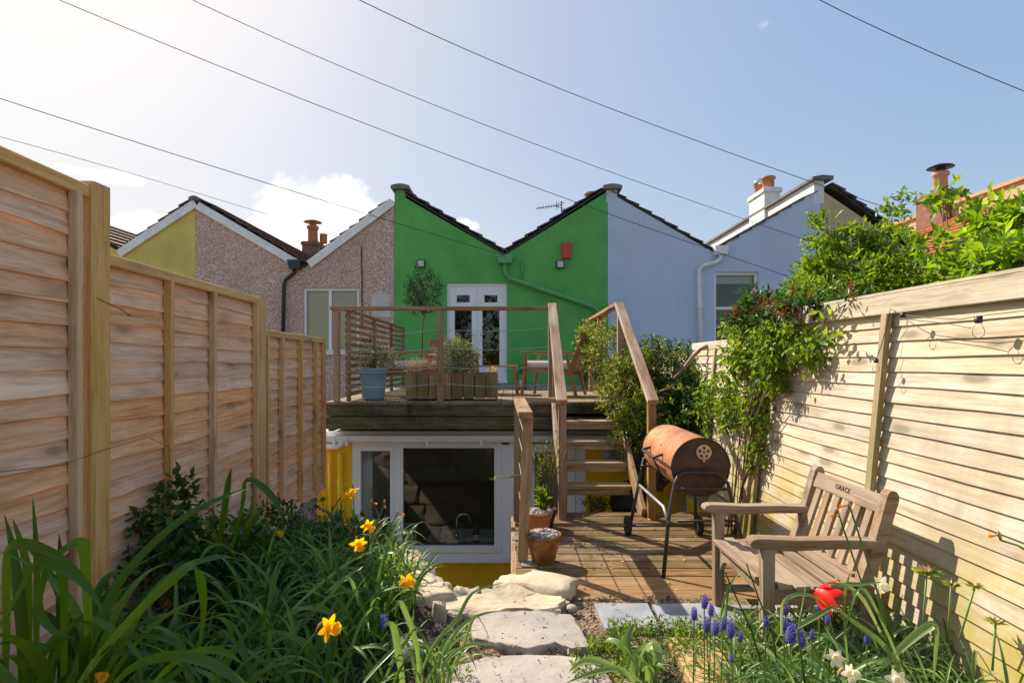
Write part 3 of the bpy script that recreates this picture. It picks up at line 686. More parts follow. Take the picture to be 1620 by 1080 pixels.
# pebbledash house
bx0, bx1, bz1, bz0 = hx(479), hx(568), hz(455), hz(557)
ph, pd = house('terraced_house', 'brown pebbledash terraced house with white bargeboards', 309, 482, 623.5, hz(322), hz(424), hz(322), M['pebble'], M['btile'],
               opens=[(bx0, bx1, bz0, bz1)])
roof_slope(ph, hx(313), hz(318), hx(482), hz(420), M['btile'], 9, HY+.02); roof_slope(ph, hx(620), hz(318), hx(482), hz(420), M['btile'], 9, HY+.02)
window(ph, 479, 568, 455, 557, mull=(521,), behind=M['blind'])
def barge(h, a, c, mat, w=.17):
    board('bargeboard', mat, h, (a[0], HY-.045, a[1]), (c[0], HY-.045, c[1]), .03, w, (0,0,1))
barge(ph, (hx(314), hz(326)), (hx(474), hz(419)), M['whitepaint']); barge(ph, (hx(490), hz(419)), (hx(622), hz(320)), M['whitepaint'])
b = MB(); b.prism([(hx(598),hz(482)),(hx(616),hz(480)),(hx(619),hz(496)),(hx(615),hz(502)),(hx(592),hz(501)),(hx(586),hz(488)),(hx(590),hz(466)),(hx(617),hz(465)),(hx(618),hz(478))][::-1], HY-.012, HY-.002); b.obj('mortar_patch', M['patch'], ph)
hp = MB(); hp.prism([(hx(463),hz(427)),(hx(478),hz(427)),(hx(481),hz(413)),(hx(459),hz(413))], HY-.2, HY-.01); hp.obj('rainwater_hopper', M['blackpipe'], ph)
pipe(ph, [(hx(470),HY-.1,hz(425)),(hx(468),HY-.1,hz(433)),(hx(455),HY-.1,hz(443)),(hx(452),HY-.1,hz(452)),(hx(449),HY-.1,hz(620))], .042, M['blackpipe'])
pipe(ph, [(hx(572),HY-.015,hz(390)),(hx(573),HY-.015,hz(452)),(hx(573),HY-.015,hz(520))], .011, M['cable'], 'wall_cable')

# mustard house (left)
mh, md = house('terraced_house', 'mustard yellow rendered house end behind the tall brown fence', 60, 190, 308.6, hz(322), hz(400), hz(322), M['chart'], M['btile'])
roof_slope(mh, hx(304), hz(317), hx(190), hz(400), M['btile'], 7, HY+.02); roof_slope(mh, hx(60), hz(322), hx(190), hz(400), M['btile'], 7, HY+.02)
barge(mh, (hx(190), hz(402)), (hx(311), hz(322)), M['whitepaint'])
coping_cap(mh, hx(309), hz(317), .22, HY-.08)

# blue house
wx0, wx1, wz1, wz0 = hx(1130), hx(1200), hz(430), hz(545)
bh, bd = house('terraced_house', 'pale blue rendered terraced house with white drainpipe', 961.5, 1127, 1298, hz(303), hz(398), hz(298), M['blue'], M['tile'],
               opens=[(wx0, wx1, wz0, wz1)])
roof_slope(bh, hx(966), hz(303), hx(1127), hz(397), M['tile'], 8, HY-.03, lift=.01, th=.03); roof_slope(bh, hx(1294), hz(303), hx(1127), hz(399), M['tile'], 8, HY-.03, lift=.0, th=.03)
window(bh, 1130, 1200, 430, 545, trans=(487,), behind=None)
s = MB(); s.box((wx0+.06, HY+.2, hz(447)), (wx1-.06, HY+.22, wz1)); s.obj('blind', M['blindw'], bh)
s = MB(); s.box((wx0-.5, HY+2.4, .9), (wx1+.5, HY+2.5, 3.8)); s.box((wx0-.5, HY+.28, .9), (wx0-.45, HY+2.4, 3.8)); s.box((wx0-.5, HY+.3, 3.75), (wx1+.5, HY+2.4, 3.8)); s.obj('interior', M['dark'], bh)
hp = MB(); hp.prism([(hx(1129),hz(404)),(hx(1146),hz(404)),(hx(1149),hz(391)),(hx(1126),hz(391))], HY-.2, HY-.01); hp.obj('rainwater_hopper', M['whitepaint'], bh)
pipe(bh, [(hx(1138),HY-.1,hz(402)),(hx(1137),HY-.1,hz(411)),(hx(1129),HY-.1,hz(417)),(hx(1110),HY-.1,hz(421)),(hx(1104),HY-.1,hz(428)),(hx(1108),HY-.1,hz(600))], .05, M['whitepaint'])
for q in (485, 545): 
    b = MB(); b.box((hx(1107)-.07, HY-.1, hz(q)-.02), (hx(1107)+.07, HY, hz(q)+.02)); b.obj('pipe_clip', M['whitepaint'], bh)
coping_cap(bh, hx(968), hz(299), .42)
parapet(bh, hx(968), hz(320), hz(299), M['blue'], .24)
PX = 6.83
b = MB(); b.box((PX-.14, HY-.002, hz(300)-.3), (PX+.08, HY+7.5, 5.42)); b.obj('parapet', M['parapet'], bh)
b = MB(); b.prism([(PX-.22,5.42),(PX+.24,5.42),(PX+.24,5.50),(PX,5.52),(PX-.22,5.48)], HY-.1, HY+7.6); b.obj('coping', M['coping'], bh)

# beige house (right)
eh, ed = house('terraced_house', 'beige rendered house with red clay tiles behind the shrubs', 1298.6, 1464, 1640, hz(300), hz(412), hz(300), M['beige'], M['tile'])
roof_slope(eh, hx(1312), hz(293), hx(1464), hz(404), M['tile'], 9, HY-.06, lift=.03, th=.06)
roof_slope(eh, hx(1636), hz(305), hx(1468), hz(412), M['rtile'], 12, HY+.02, lift=.02)
b = MB(); board('verge', M['tile'], eh, (hx(1480), HY-.05, hz(410)), (hx(1636), HY-.05, hz(312)), .06, .13)
P2 = 11.66
b = MB(); b.box((P2-.14, HY-.002, 4.6), (P2+.1, HY+7.5, 5.50)); b.obj('parapet', M['beige'], eh)
b = MB(); b.prism([(P2-.22,5.50),(P2+.24,5.50),(P2+.24,5.58),(P2-.22,5.58)], HY-.1, HY+7.6); b.obj('coping', M['terralight'], eh)
b = MB(); b.tube([(hx(1621), HY-.3, hz(315)), (hx(1621), HY-.3, hz(255))], .055, 8); tag(b.obj('vent_pipe', M['white'], None, True), 'white vertical vent pipe at the right edge of the picture beside the red tiled roof', 'pipe')

# distant slate roof at left
b = MB(); b.prism([(-13.2,3.6),(-9.5,3.6),(-13.2,4.62)], 15, 24); tag(b.obj('distant_roof', M['coping']), 'pale distant roof showing between the tall fence post and the mustard house', 'roof')

# chimneys
def chimney(loc, w, d, h, body, pots, label, potmat, cowl=None, capm=None):
    c = thing('chimney', loc, label, 'chimney'); x, y, z = loc
    b = MB(); b.box((x-w/2, y-d/2, z), (x+w/2, y+d/2, z+h)); b.box((x-w/2-.04, y-d/2-.04, z+h-.13), (x+w/2+.04, y+d/2+.04, z+h-.03)); b.obj('stack', body, c)
    for (ox, oy, ph_, r, mt) in pots:
        b = MB(); b.lathe([(r*.9, 0), (r*.85, ph_*.8), (r*1.08, ph_*.84), (r*1.08, ph_*.93), (r, ph_), (r*.75, ph_), (r*.7, ph_*.6)], (x+ox, y+oy, z+h-.03), 18); p = b.obj('chimney_pot', mt, c, True)
        if cowl:
            b = MB(); b.lathe([(r*.6, 0), (r*.6, .14)], (x+ox, y+oy, z+h+ph_-.03), 10)
            b.lathe([(.01, .24), (r*1.5, .15), (r*1.7, .12), (.01, .13)], (x+ox, y+oy, z+h+ph_-.03), 16); b.obj('cowl', cowl, p, True)
    return c
chimney((-2.62,15.6,4.4), .5, .55, 1.28, M['brick'], [], 'dark chimney stack just above the left peak of the green house', None)
chimney((2.13,15.5,4.6), .5, .55, 1.05, M['brick'], [(0,0,.40,.155,M['terralight'])], 'chimney with one buff clay pot behind the right peak of the green house', None)
chimney((PX,15.4,4.7), .42, .95, 1.30, M['parapet'], [(.0,-.24,.36,.17,M['terrared']), (-.02,.28,.30,.13,M['terrared'])], 'pale rendered chimney with orange pots on the blue house', None)
b = MB(); b.lathe([(.01,.20),(.09,.17),(.15,.08),(.15,0),(.01,0)], (PX-.02, 15.68, 6.27), 14); o = b.obj('cowl', M['chrome'], bpy.data.objects['chimney.002'], True)
chimney((-7.0,20,4.6), .55, .6, 1.0, M['brick'], [(0,0,.62,.19,M['terrared'])], 'red chimney pot with a flat cowl behind the pebbledash roof valley', None, M['terra'])
bb = MB(); bb.lathe([(.13,0),(.13,.3),(.15,.32),(.1,.32)], (-6.66,20.1,5.6), 14); bb.obj('chimney_pot', M['terrared'], bpy.data.objects['chimney.003'], True)
chimney((P2-.06,15.4,4.9), .62, 1.0, 1.05, M['brick'], [(0,0,.62,.19,M['terralight'])], 'brick chimney with a tall pot and black rain cap on the beige house', None, M['black'])

# wall fittings
def wall_lamp(px, py, label):
    t = thing('wall_lamp', (hx(px), HY, hz(py)), label, 'lamp', 'square lamps on the green wall'); x, z = hx(px), hz(py); s = .082
    b = MB(); b.box((x-s, HY-.09, z-s), (x+s, HY-.002, z+s)); b.obj('housing', M['black'], t)
    b = MB(); b.box((x-s*.78, HY-.105, z-s*.78), (x+s*.78, HY-.092, z+s*.78)); b.obj('diffuser', M['cream'], t)
wall_lamp(667, 418, 'square wall lamp above the round topped tree'); wall_lamp(886, 419, 'square wall lamp just below the red alarm box')
t = thing('alarm_box', (hx(896), HY, hz(397)), 'red rectangular alarm box on the green gable', 'alarm box'); x, z = hx(896), hz(397)
b = MB(); b.box((x-.095, HY-.10, z-.17), (x+.095, HY-.002, z+.17)); b.obj('cover', M['red'], t); b = MB(); b.box((x-.105, HY-.03, z-.18), (x+.105, HY-.003, z+.18)); b.obj('base_plate', M['red'], t)
t = thing('tv_aerial', P(888,350,14.5), 'thin television aerial on the green roof', 'aerial')
q = lambda x, y: P(x, y, 14.5)
b = MB(); b.tube([q(889,360), q(888,318)], .014, 6); b.obj('mast', M['iron'], t)
b = MB(); b.tube([q(848,330), q(890,324)], .010, 6)
for k in range(9): 
    c = q(852+k*4, 329.4-k*.6); b.tube([c+Vector((-.02,-.18,-.0)), c+Vector((.02,.18,0))], .006, 4)
b.tube([q(881,318), q(881,332)], .008, 5); b.tube([q(876,325), q(893,331)], .008, 5); b.tube([q(884,320), q(893,321)], .008, 5); b.obj('boom', M['iron'], t)

# ------------------------------------------------------------------ kitchen extension under the deck
KY = 6.85
def kx(px): return (px-810)*KY/900
def kz(py): return EYE+(573-py)*KY/900
ke = thing('kitchen_extension', (-.6,KY,-1.6), 'yellow rendered lower storey with a wide white kitchen window under the deck', 'house extension')
wxa, wxb, wza, wzb = kx(556), kx(812), kz(700), kz(875)
dxa, dxb = kx(838), kx(926)
b = MB(); T = .25
top = .52
b.box((-2.35,KY,-1.6),(wxa,KY+T,top)); b.box((wxa,KY,-1.6),(wxb,KY+T,wzb)); b.box((wxb,KY,-1.6),(dxa,KY+T,top)); b.box((dxb,KY,-1.6),(2.4,KY+T,top))
b.obj('wall', M['yellow'], ke)
b = MB(); b.box((-2.35,KY-.03,.44),(2.4,KY+.26,.575)); b.obj('fascia_board', M['white'], ke)
# window
b = MB(); y = KY+.02; fr = .07
def kb(b, x0, x1, y0, y1, ya=y, yb=y+.08): b.box((kx(x0), ya, kz(y1)), (kx(x1), yb, kz(y0)))
kb(b, 556, 566, 700, 875); kb(b, 566, 785, 700, 706); kb(b, 566, 785, 867, 875); kb(b, 622, 634, 706, 867, y+.002, y+.078); kb(b, 785, 794, 700, 875)
f = b.obj('window', M['white'], ke)
c = MB(); kb(c, 566, 570, 706, 867, y-.015, y+.05); kb(c, 617, 622, 706, 867, y-.015, y+.05); kb(c, 570, 617, 706, 713, y-.015, y+.05); kb(c, 570, 617, 859, 867, y-.015, y+.05); c.obj('casement', M['white'], f)
c = MB(); kb(c, 634, 637, 706, 867, y-.01, y+.05); kb(c, 782, 785, 706, 867, y-.01, y+.05); kb(c, 637, 782, 706, 708.5, y-.01, y+.05); kb(c, 637, 782, 864, 867, y-.01, y+.05); c.obj('glazing_bead', M['white'], f)
c = MB(); kb(c, 570.2, 616.8, 713.2, 858.8, y+.03, y+.036); c.obj('pane', M['glass'], f)
c = MB(); kb(c, 637.2, 781.8, 708.7, 863.8, y+.03, y+.036); c.obj('pane', M['glass'], f)
c = MB(); c.box((kx(552), KY-.12, kz(884)), (kx(812), KY+.1, kz(875.5))); c.obj('sill', M['white'], f)
c = MB(); c.box((kx(794.3), KY-.012, kz(884)), (kx(812), KY+.02, kz(703))); c.box((kx(806), KY-.03, kz(884)), (kx(822), KY-.013, kz(698))); c.obj('cladding_panel', M['white'], ke)
c = MB(); c.box((kx(822), KY-.028, -1.6), (kx(838), KY-.004, .43)); c.obj('cladding_panel', M['white'], ke)
# back door behind the stairs
c = MB(); c.box((dxa, KY+.02, -1.55), (dxa+.06, KY+.09, .42)); c.box((dxb-.215, KY+.02, -1.55), (dxb-.12, KY+.09, .42)); c.box((dxb-.115, KY+.0, -1.55), (dxb, KY+.09, .42)); c.box((dxa+.06, KY+.02, .32), (dxb-.215, KY+.09, .42)); c.box((dxa+.06, KY+.02, -1.55), (dxb-.215, KY+.09, -.95)); d = c.obj('door', M['white'], ke)
c = MB(); c.box((dxa+.06, KY+.05, -.95), (dxb-.215, KY+.056, .32)); c.obj('pane', M['glass'], d)
# gutter, brackets, elbow, downpipe
c = MB(); pr = [(-.055,.055),(-.052,.02),(-.035,-.015),(0,-.03),(.035,-.015),(.052,.02),(.055,.055),(.045,.055),(0,-.02),(-.045,.055)]
vs = [(x, KY-.085+a, kz(694)+z) for x in (-2.34, 2.35) for a, z in pr]; n = len(pr)
c.add(vs, [(i, (i+1) % n, n+(i+1) % n, n+i) for i in range(n)]+[tuple(range(n)), tuple(range(2*n-1, n-1, -1))]); gt = c.obj('gutter', M['white'], ke)
for px in (534, 553, 678, 762, 900):
    c = MB(); c.box((kx(px)-.014, KY-.146, kz(702)), (kx(px)+.014, KY-.03, kz(688))); c.obj('bracket', M['white'], gt)
pipe(ke, [(kx(515),KY-.085,kz(704)),(kx(538),KY-.085,kz(704)),(kx(543),KY-.085,kz(700)),(kx(544),KY-.085,kz(690))], .036, M['white'], 'waste_pipe')
pipe(ke, [(kx(541),KY-.07,kz(715)),(kx(541),KY-.07,-1.6)], .034, M['yellow'], 'downpipe')
pipe(ke, [(kx(524),KY-.05,kz(712)),(kx(524),KY-.05,-1.6)], .024, M['yellow'], 'downpipe')
c = MB()
for k in range(9): c.box((kx(966), KY-.025, kz(728)+k*.02), (kx(990), KY-.004, kz(728)+.012+k*.02))
c.box((kx(964), KY-.012, kz(730)), (kx(992), KY-.002, kz(703))); c.obj('louvre_vent', M['louvre'], ke)
c = MB(); c.box((kx(953), KY-.01, kz(727)), (kx(963.6), KY-.001, kz(703))); c.obj('vent_plate', M['dim'], ke)
# the kitchen inside
room = MB(); 
room.box((-2.3,10.2,-1.6),(2.3,10.3,.55)); room.box((-2.3,KY+.25,-1.7),(2.3,10.2,-1.6)); room.box((-2.35,KY+.25,-1.6),(-2.3,10.2,.55)); room.box((2.3,KY+.25,-1.6),(2.35,10.2,.55)); room.box((-2.3,KY+.26,.58),(2.3,10.2,.62))
room.obj('interior', M['dim'], ke)
c = MB(); c.box((-1.9,9.6,-1.6),(.3,10.18,-.72)); c.box((-1.9,9.8,-.2),(-.9,10.18,.45)); c.obj('cabinet', M['cab'], ke)
c = MB(); c.box((-2.2,7.13,-1.6),(-1.75,8.9,.35)); c.obj('tall_cupboard', M['whitepaint'], ke)
c = MB(); c.box((-1.75,7.12,-.89),(.0,7.72,-.85)); c.obj('worktop', M['cab'], ke)
t = thing('kitchen_sink', (kx(720),7.4,-.85), 'pale composite sink with grooved drainer inside the kitchen window', 'sink')
c = MB(); c.box((kx(670),7.14,-.848),(-.05,7.66,-.835)); 
c.box((kx(735),7.2,-.834),(kx(790),7.24,-.822)); c.obj('basin', M['sink'], t)
for k in range(5):
    c = MB(); c.box((kx(680),7.24+k*.07,-.834),(kx(722),7.25+k*.07,-.829)); c.obj('drainer_rib', M['sink'], t)
t = thing('mixer_tap', (kx(718),7.18,-.835), 'chrome swan neck tap behind the kitchen window glass', 'tap')
x = kx(718); c = MB(); pts = [(x,7.18,-.835),(x,7.18,-.60)]+[(x+.085-.085*math.cos(a), 7.18+.05*a/3.14, -.60+.085*math.sin(a)) for a in [k*math.pi/10 for k in range(1, 11)]]+[(x+.17,7.24,-.63)]
c.tube(pts, .013, 8); c.obj('spout', M['chrome'], t, True)
c = MB(); c.tube([(x,7.18,-.835),(x,7.18,-.74)], .026, 10); c.tube([(x-.02,7.18,-.77),(x-.10,7.16,-.76)], .014, 8); c.obj('lever', M['chrome'], t, True)
t = thing('bottle', (kx(751),7.13,-.835), 'dark glass bottle with a white label on the kitchen window ledge', 'bottle')
c = MB(); c.lathe([(.001,0),(.036,0),(.038,.01),(.038,.13),(.032,.155),(.013,.19),(.012,.235),(.001,.24)], (kx(751),7.13,-.85), 18); c.obj('glass_body', M['bottle'], t, True)
c = MB(); c.lathe([(.0388,.03),(.0388,.10)], (kx(751),7.13,-.85), 18); c.obj('label_wrap', M['paper'], t, True)
t = thing('food_packet', (kx(643),7.16,-.85), 'white packet with blue band and orange round picture behind the window', 'packet')
x = kx(643); c = MB(); c.box((x-.07,7.12,-.848),(x+.07,7.17,-.62)); c.obj('carton', M['paper'], t)
c = MB(); c.box((x-.065,7.117,-.675),(x+.06,7.119,-.635)); c.obj('blue_band', M['pblue'], t)
c = MB(); c.lathe([(.052,0),(.001,0)], (0,0,0), 20); c.obj('round_picture', M['porange'], t, False, Matrix.Translation((x+.005,7.1165,-.735)) @ Matrix.Rotation(R(90), 4, 'X'))
c = MB(); c.lathe([(.001,0),(.03,0),(.036,.09),(.03,.09),(.026,.01),(.001,.01)], (kx(683),7.15,-.848), 18); tag(c.obj('tumbler', M['terralight'], None, True), 'short tumbler standing on the ledge left of the tap', 'cup')
c = MB(); c.lathe([(.001,0),(.045,0),(.055,.16),(.05,.2),(.03,.22),(.001,.22)], (kx(604),7.3,-.85), 18); tag(c.obj('kettle', M['black'], None, True), 'dark rounded kettle shape behind the narrow window pane', 'kettle')
c = MB(); c.box((kx(588),7.14,-.848),(kx(622),7.3,-.74)); tag(c.obj('plastic_tub', M['pblue']), 'blue tub low behind the narrow casement pane', 'tub')

# ------------------------------------------------------------------ decks
ud = thing('upper_deck', (-.4,6.6,.9), 'raised timber deck of grooved boards in front of the green house', 'deck')
x = -2.16; DZ = .945
while x < 1.34:
    board('board', M['deck_up'], ud, (x+.07, 6.56+rnd.uniform(-.008,.008), DZ-.014+rnd.uniform(-.002,.002)), (x+.07, HY-.02, DZ-.014), .139, .028); x += .145
for (z, x0, x1, yy) in [(.855,-2.18,.62,6.585),(.70,-2.18,1.24,6.60)]:
    board('fascia_board', M['fascia'], ud, (x0, yy, z), (x1, yy, z), .145, .03, (0,-1,0))
board('fascia_board', M['fascia'], ud, (.63, 6.572, .865), (1.24, 6.572, .865), .115, .03, (0,-1,0))
for yy in (7.6, 9.0, 10.6): board('joist', M['fascia'], ud, (-2.15, yy, .845), (1.25, yy, .845), .06, .15)
c = MB(); c.box((-2.14,6.63,.60),(-2.08,12.5,.91)); c.box((1.18,6.63,.60),(1.24,12.5,.91)); c.obj('side_joist', M['fascia'], ud)
c = MB(); c.box((-2.34,KY+.3,.6),(2.35,HY-.03,.66)); c.obj('roof_membrane', M['dark'], ud)

ld = thing('lower_deck', (1.0,4.3,-.05), 'lower timber deck of brown grooved boards under the barbecue', 'deck')
yy = 3.735
board('front_plank', M['deck_plain'], ld, (.30, 3.545, -.014), (2.02, 3.545, -.014), .355, .03)
while yy < 5.28:
    board('board', M['deck_low'], ld, (.03+rnd.uniform(-.006,.006), yy+.07, -.014+rnd.uniform(-.0025,.0025)), (2.06, yy+.07, -.014), .134, .028); yy += .1445
board('edge_joist', M['rail'], ld, (.015, 3.73, -.10), (.015, 5.3, -.10), .045, .14)
board('edge_joist', M['rail'], ld, (.04, 3.715, -.095), (.30, 3.715, -.095), .045, .13)
board('edge_joist', M['fascia'], ld, (.04, 5.32, -.10), (2.05, 5.32, -.10), .045, .14)
for (x, y) in [(.06,3.8),(.06,5.2),(1.0,5.25),(1.9,5.25)]: board('support_post', M['fascia'], ld, (x, y, -1.6), (x, y, -.05), .09, .09, (0,1,0))

# front railing of the upper deck
fr_ = thing('deck_railing', (-.8,6.6,.945), 'front railing of the upper deck with flat handrail and four steel wires', 'railing')
board('handrail', M['rail'], fr_, P(524,488,6.62), P(884,488,6.62), .105, .042)
for px in (533, 697, 872): 
    p = P(px, 500, 6.62); board('post', M['rail'], fr_, (p.x, 6.62, DZ), (p.x, 6.62, 1.99), .068, .068, (0,1,0))
for (ya, yb) in [(527,518),(555,548),(587,578),(609,607)]:
    c = MB(); a = P(537, ya, 6.60); m_ = P(697, (ya+yb)/2-2, 6.60); e = P(868, yb, 6.60); pts = []
    for i in range(13):
        t_ = i/12; p = a.lerp(m_, t_*2) if t_ < .5 else m_.lerp(e, t_*2-1); sag = -.035*math.sin(math.pi*((t_*2) % 1)) if 0 < t_ < 1 else 0
        pts.append(p+Vector((0,0,sag)))
    c.tube(pts, .003, 5); c.obj('wire', M['steelwire'], fr_)

# slatted side screen
sc_ = thing('slatted_screen', (-1.94,8.4,.945), 'horizontal slatted timber screen along the left side of the upper deck', 'screen')
sx = -1.95; ya, yb = 6.68, 10.35
for k in range(12):
    z = 1.03+k*.083; board('slat', M['slat'], sc_, (sx, ya, z), (sx-.04, yb, z), .018, .046)
board('top_rail', M['slat'], sc_, (sx, ya, 2.02), (sx-.04, yb, 2.02), .06, .035)
for y in (6.70, 8.0, 9.2, 10.3): board('post', M['rail'] if y < 7 else M['slat'], sc_, (sx+.028-.04*(y-ya)/3.6, y, DZ), (sx+.028-.04*(y-ya)/3.6, y, 2.0), .045, .05, (0,1,0))

# stairs
st = thing('deck_stairs', (.8,5.8,0), 'open timber stairs of four treads climbing from the lower to the upper deck', 'stairs')
for k, (y, z) in enumerate([(5.58,.189),(5.80,.378),(6.02,.567),(6.24,.756)]):
    board('tread', M['tread'], st, (.50, y+.10, z-.018), (1.17, y+.10, z-.018), .215, .036)
    board('riser', M['tread'], st, (.51, y+.015, z-.065), (1.16, y+.015, z-.065), .02, .055)
for x in (.475, 1.195): board('stringer', M['tread'] if x < 1 else M['rail'], st, (x, 5.18, -.0), (x, 6.58, .90), .04, .19, (0,0,1))
hl = board('handrail', M['railworn'], st, (.47, 6.66, 2.075), (.44, 5.03, 1.05), .10, .045)
hl['label'] = 'worn left handrail with flaking stain'
board('handrail', M['railworn'], st, (1.25, 6.66, 2.085), (1.25, 5.03, 1.045), .10, .045)
for (x, y, z0, z1) in [(.45,5.10,0,1.06),(.50,6.55,.0,2.0),(1.25,5.10,0,1.05),(1.25,6.56,.3,2.0)]:
    board('post', M['rail'], st, (x, y, z0), (x, y, z1), .07, .07, (0,1,0))
rr_ = thing('side_railing', (1.24,7.9,.945), 'handrail along the right side of the upper deck above the hedge', 'railing')
board('handrail', M['rail'], rr_, (1.25,6.64,2.08), (1.22,9.0,2.05), .10, .04)
for y in (8.0, 8.9): board('post', M['rail'], rr_, (1.24,y,DZ), (1.24,y,2.04), .07, .07, (0,1,0))
for z in (1.2,1.45,1.7,1.9):
    c = MB(); c.tube([(1.25,6.6,z),(1.23,8.95,z)], .004, 5); c.obj('wire', M['steelwire'], rr_)

lr = thing('deck_railing', (.07,4.5,0), 'low balustrade on the left edge of the lower deck above the sunken passage', 'railing')
board('handrail', M['rail'], lr, (.095,3.93,1.035), (.065,5.12,1.065), .10, .045)
board('handrail', M['rail'], lr, (.02,5.10,1.075), (.42,5.10,1.06), .09, .04)
board('post', M['rail'], lr, (.075,4.0,.012), (.115,4.0,1.01), .07, .05, (0,1,0))
board('post', M['rail'], lr, (.075,4.12,-.15), (.085,5.02,-.15), .01, .01)
board('post', M['rail'], lr, (.05,5.05,.0), (.06,5.05,1.045), .075, .075, (0,1,0))
for z in (.25,.5,.72,.9):
    c = MB(); c.tube([(.085,4.0,z),(.06,5.05,z+.02)], .004, 5); c.obj('wire', M['steelwire'], lr)
for (px, py) in [(838,893),(822,852)]:
    p = G(px, py, 0); c = MB(); c.box((p.x-.06, p.y-.05, .003), (p.x+.05, p.y+.05, .011)); c.obj('foot_plate', M['sign'], lr)

# ------------------------------------------------------------------ fences
def lap_panel(parent, a, e, z0, z1, lean, n, mat, wave=.006, proud=.014, th=.009, over=.02, seg=14, seed=0):
    """a (start) to e (end) in XY so that the cross product with up faces the garden"""
    a = Vector((*a, 0)); e = Vector((*e, 0)); L = (e-a).length; ex = (e-a)/L; nz_ = ex.cross(Vector((0,0,1)))
    up = (Vector((0,0,1))-nz_*lean); hgt = (z1-z0); step = hgt/n
    for k in range(n):
        rr = random.Random(seed*100+k)
        zb = z0+k*step; h = step+over
        o = a+Vector((0,0,zb))+(-nz_*lean)*(zb-.7)
        low = o+nz_*proud; high = o+up*h
        ey = (high-low).normalized(); ez = ex.cross(ey).normalized()
        b = MB(); vs = []; ph = rr.random()*9
        for i in range(seg+1):
            x = L*i/seg; y0_ = wave*(math.sin(x*2.3+ph)+.6*math.sin(x*6.1+ph*2)+rr.uniform(-.5,.5)); bow = wave*.35*math.sin(x*3.1+ph*3)
            vs += [(x, y0_, bow), (x, h, -.001), (x, h, -.001-th*.5), (x, y0_, bow-th)]
        fs = []
        for i in range(seg):
            q = i*4; fs += [(q, q+4, q+5, q+1), (q+1, q+5, q+6, q+2), (q+2, q+6, q+7, q+3), (q+3, q+7, q+4, q)]
        fs += [(0,1,2,3), (seg*4+3, seg*4+2, seg*4+1, seg*4)]
        b.add(vs, fs); b.obj('board', mat, parent, False, frame(low, ex, ey, ez))
    return ex, nz_
def LX(D): return -1.8-.051*D
lf = thing('garden_fence', (-1.95,3.5,0), 'tall brown lap board fence along the shaded left side, stepping down towards the house', 'fence')
for i, (D0, D1, zt, n) in enumerate([(.35,2.54,2.145,22),(2.67,4.47,1.865,20),(4.58,6.34,1.62,18)]):
    lap_panel(lf, (LX(D0), D0), (LX(D1), D1), .0, zt, 0, n, M['fence_l'], .006, .015, seed=i+1)
    x0, x1 = LX(D0), LX(D1)
    board('capping_rail', M['fence_post'], lf, (x0+.018, D0, zt+.02), (x1+.018, D1, zt+.02), .045, .055)
    board('bottom_rail', M['fence_l'], lf, (x0+.028, D0, .03), (x1+.028, D1, .03), .03, .06)
    b = MB()
for D in (2.465, 3.20, 3.72, 4.42, 4.64, 4.99, 5.50, 6.00, 6.31, .9, 1.7):
    zt = 2.14 if D < 2.6 else (1.86 if D < 4.5 else 1.615)
    board('batten', M['fence_post'], lf, (LX(D)+.034, D, .0), (LX(D)+.034, D, zt), .030, .045, (1,0,0))
for (D, zt, w_) in [(2.615,2.215,.118),(4.525,1.90,.12)]:
    board('post', M['fence_post'], lf, (LX(D)-.006, D, -.1), (LX(D)-.006, D, zt), w_, w_, (1,0,0))
c = MB(); pts = [(LX(D)+.075+.02*math.sin(D*9), D, z) for D, z in [(1.9,1.02),(2.3,.985),(2.66,1.0),(2.9,1.02),(3.05,.96),(3.2,.9)]]; c.tube(pts, .0014, 5); c.obj('training_wire', M['cable'], lf)
pts = [(LX(D)+.06, D, z) for D, z in [(2.5,1.68),(2.6,1.66),(2.66,1.65),(2.74,1.62)]]; c = MB(); c.tube([Vector(p)+Vector((.045,0,0)) for p in pts], .0022, 5); c.obj('training_wire', M['cable'], lf)

def RX(D, z=.7): return 1.84+.02*D+.095*(z-.7)
rf = thing('garden_fence', (1.95,3.4,0), 'sunlit pale lap board fence on the right side behind the bench', 'fence')
lap_panel(rf, (RX(4.40), 4.40), (RX(.9), .9), -.02, 1.66, .095, 22, M['fence_r'], .0030, .012, .009, .018, 12, 11)
lap_panel(rf, (RX(6.35), 6.35), (RX(4.52), 4.52), -.05, 1.55, .06, 20, M['fence_r'], .003, .013, .009, .018, 10, 12)
def rpt(D, z, off=.03): return Vector((RX(D, z)-off, D, z))
board('capping_rail', M['fence_r'], rf, rpt(4.40,1.715,.035), rpt(.9,1.680,.035), .028, .10)
board('capping_strip', M['fence_r'], rf, rpt(4.40,1.774,.02), rpt(.9,1.739,.02), .07, .016)
board('capping_rail', M['fence_r'], rf, rpt(6.35,1.57,.03), rpt(4.52,1.57,.03), .028, .08)
for (D, z1) in [(2.96,1.65),(1.5,1.65),(4.37,1.66),(4.56,1.54),(5.55,1.54)]:
    board('batten', M['fence_rp'], rf, rpt(D, -.02, .040), rpt(D, z1, .040), .045 if D > 4 else .05, .030, (1,0,0))
board('post', M['fence_rp'], rf, rpt(4.46,-.1,.035), rpt(4.46,1.72,.035), .085, .075, (1,0,0))
board('gravel_board', M['fence_rp'], rf, rpt(4.4,.0,.03), rpt(.9,.0,.03), .03, .12)
rs = thing('garden_fence', (2.1,8,0), 'far stretch of fence mostly hidden by shrubs beside the deck', 'fence')
lap_panel(rs, (2.02, 12.4), (RX(6.4)+.02, 6.45), -.6, 1.5, .0, 10, M['fence_r'], .003, seed=14)

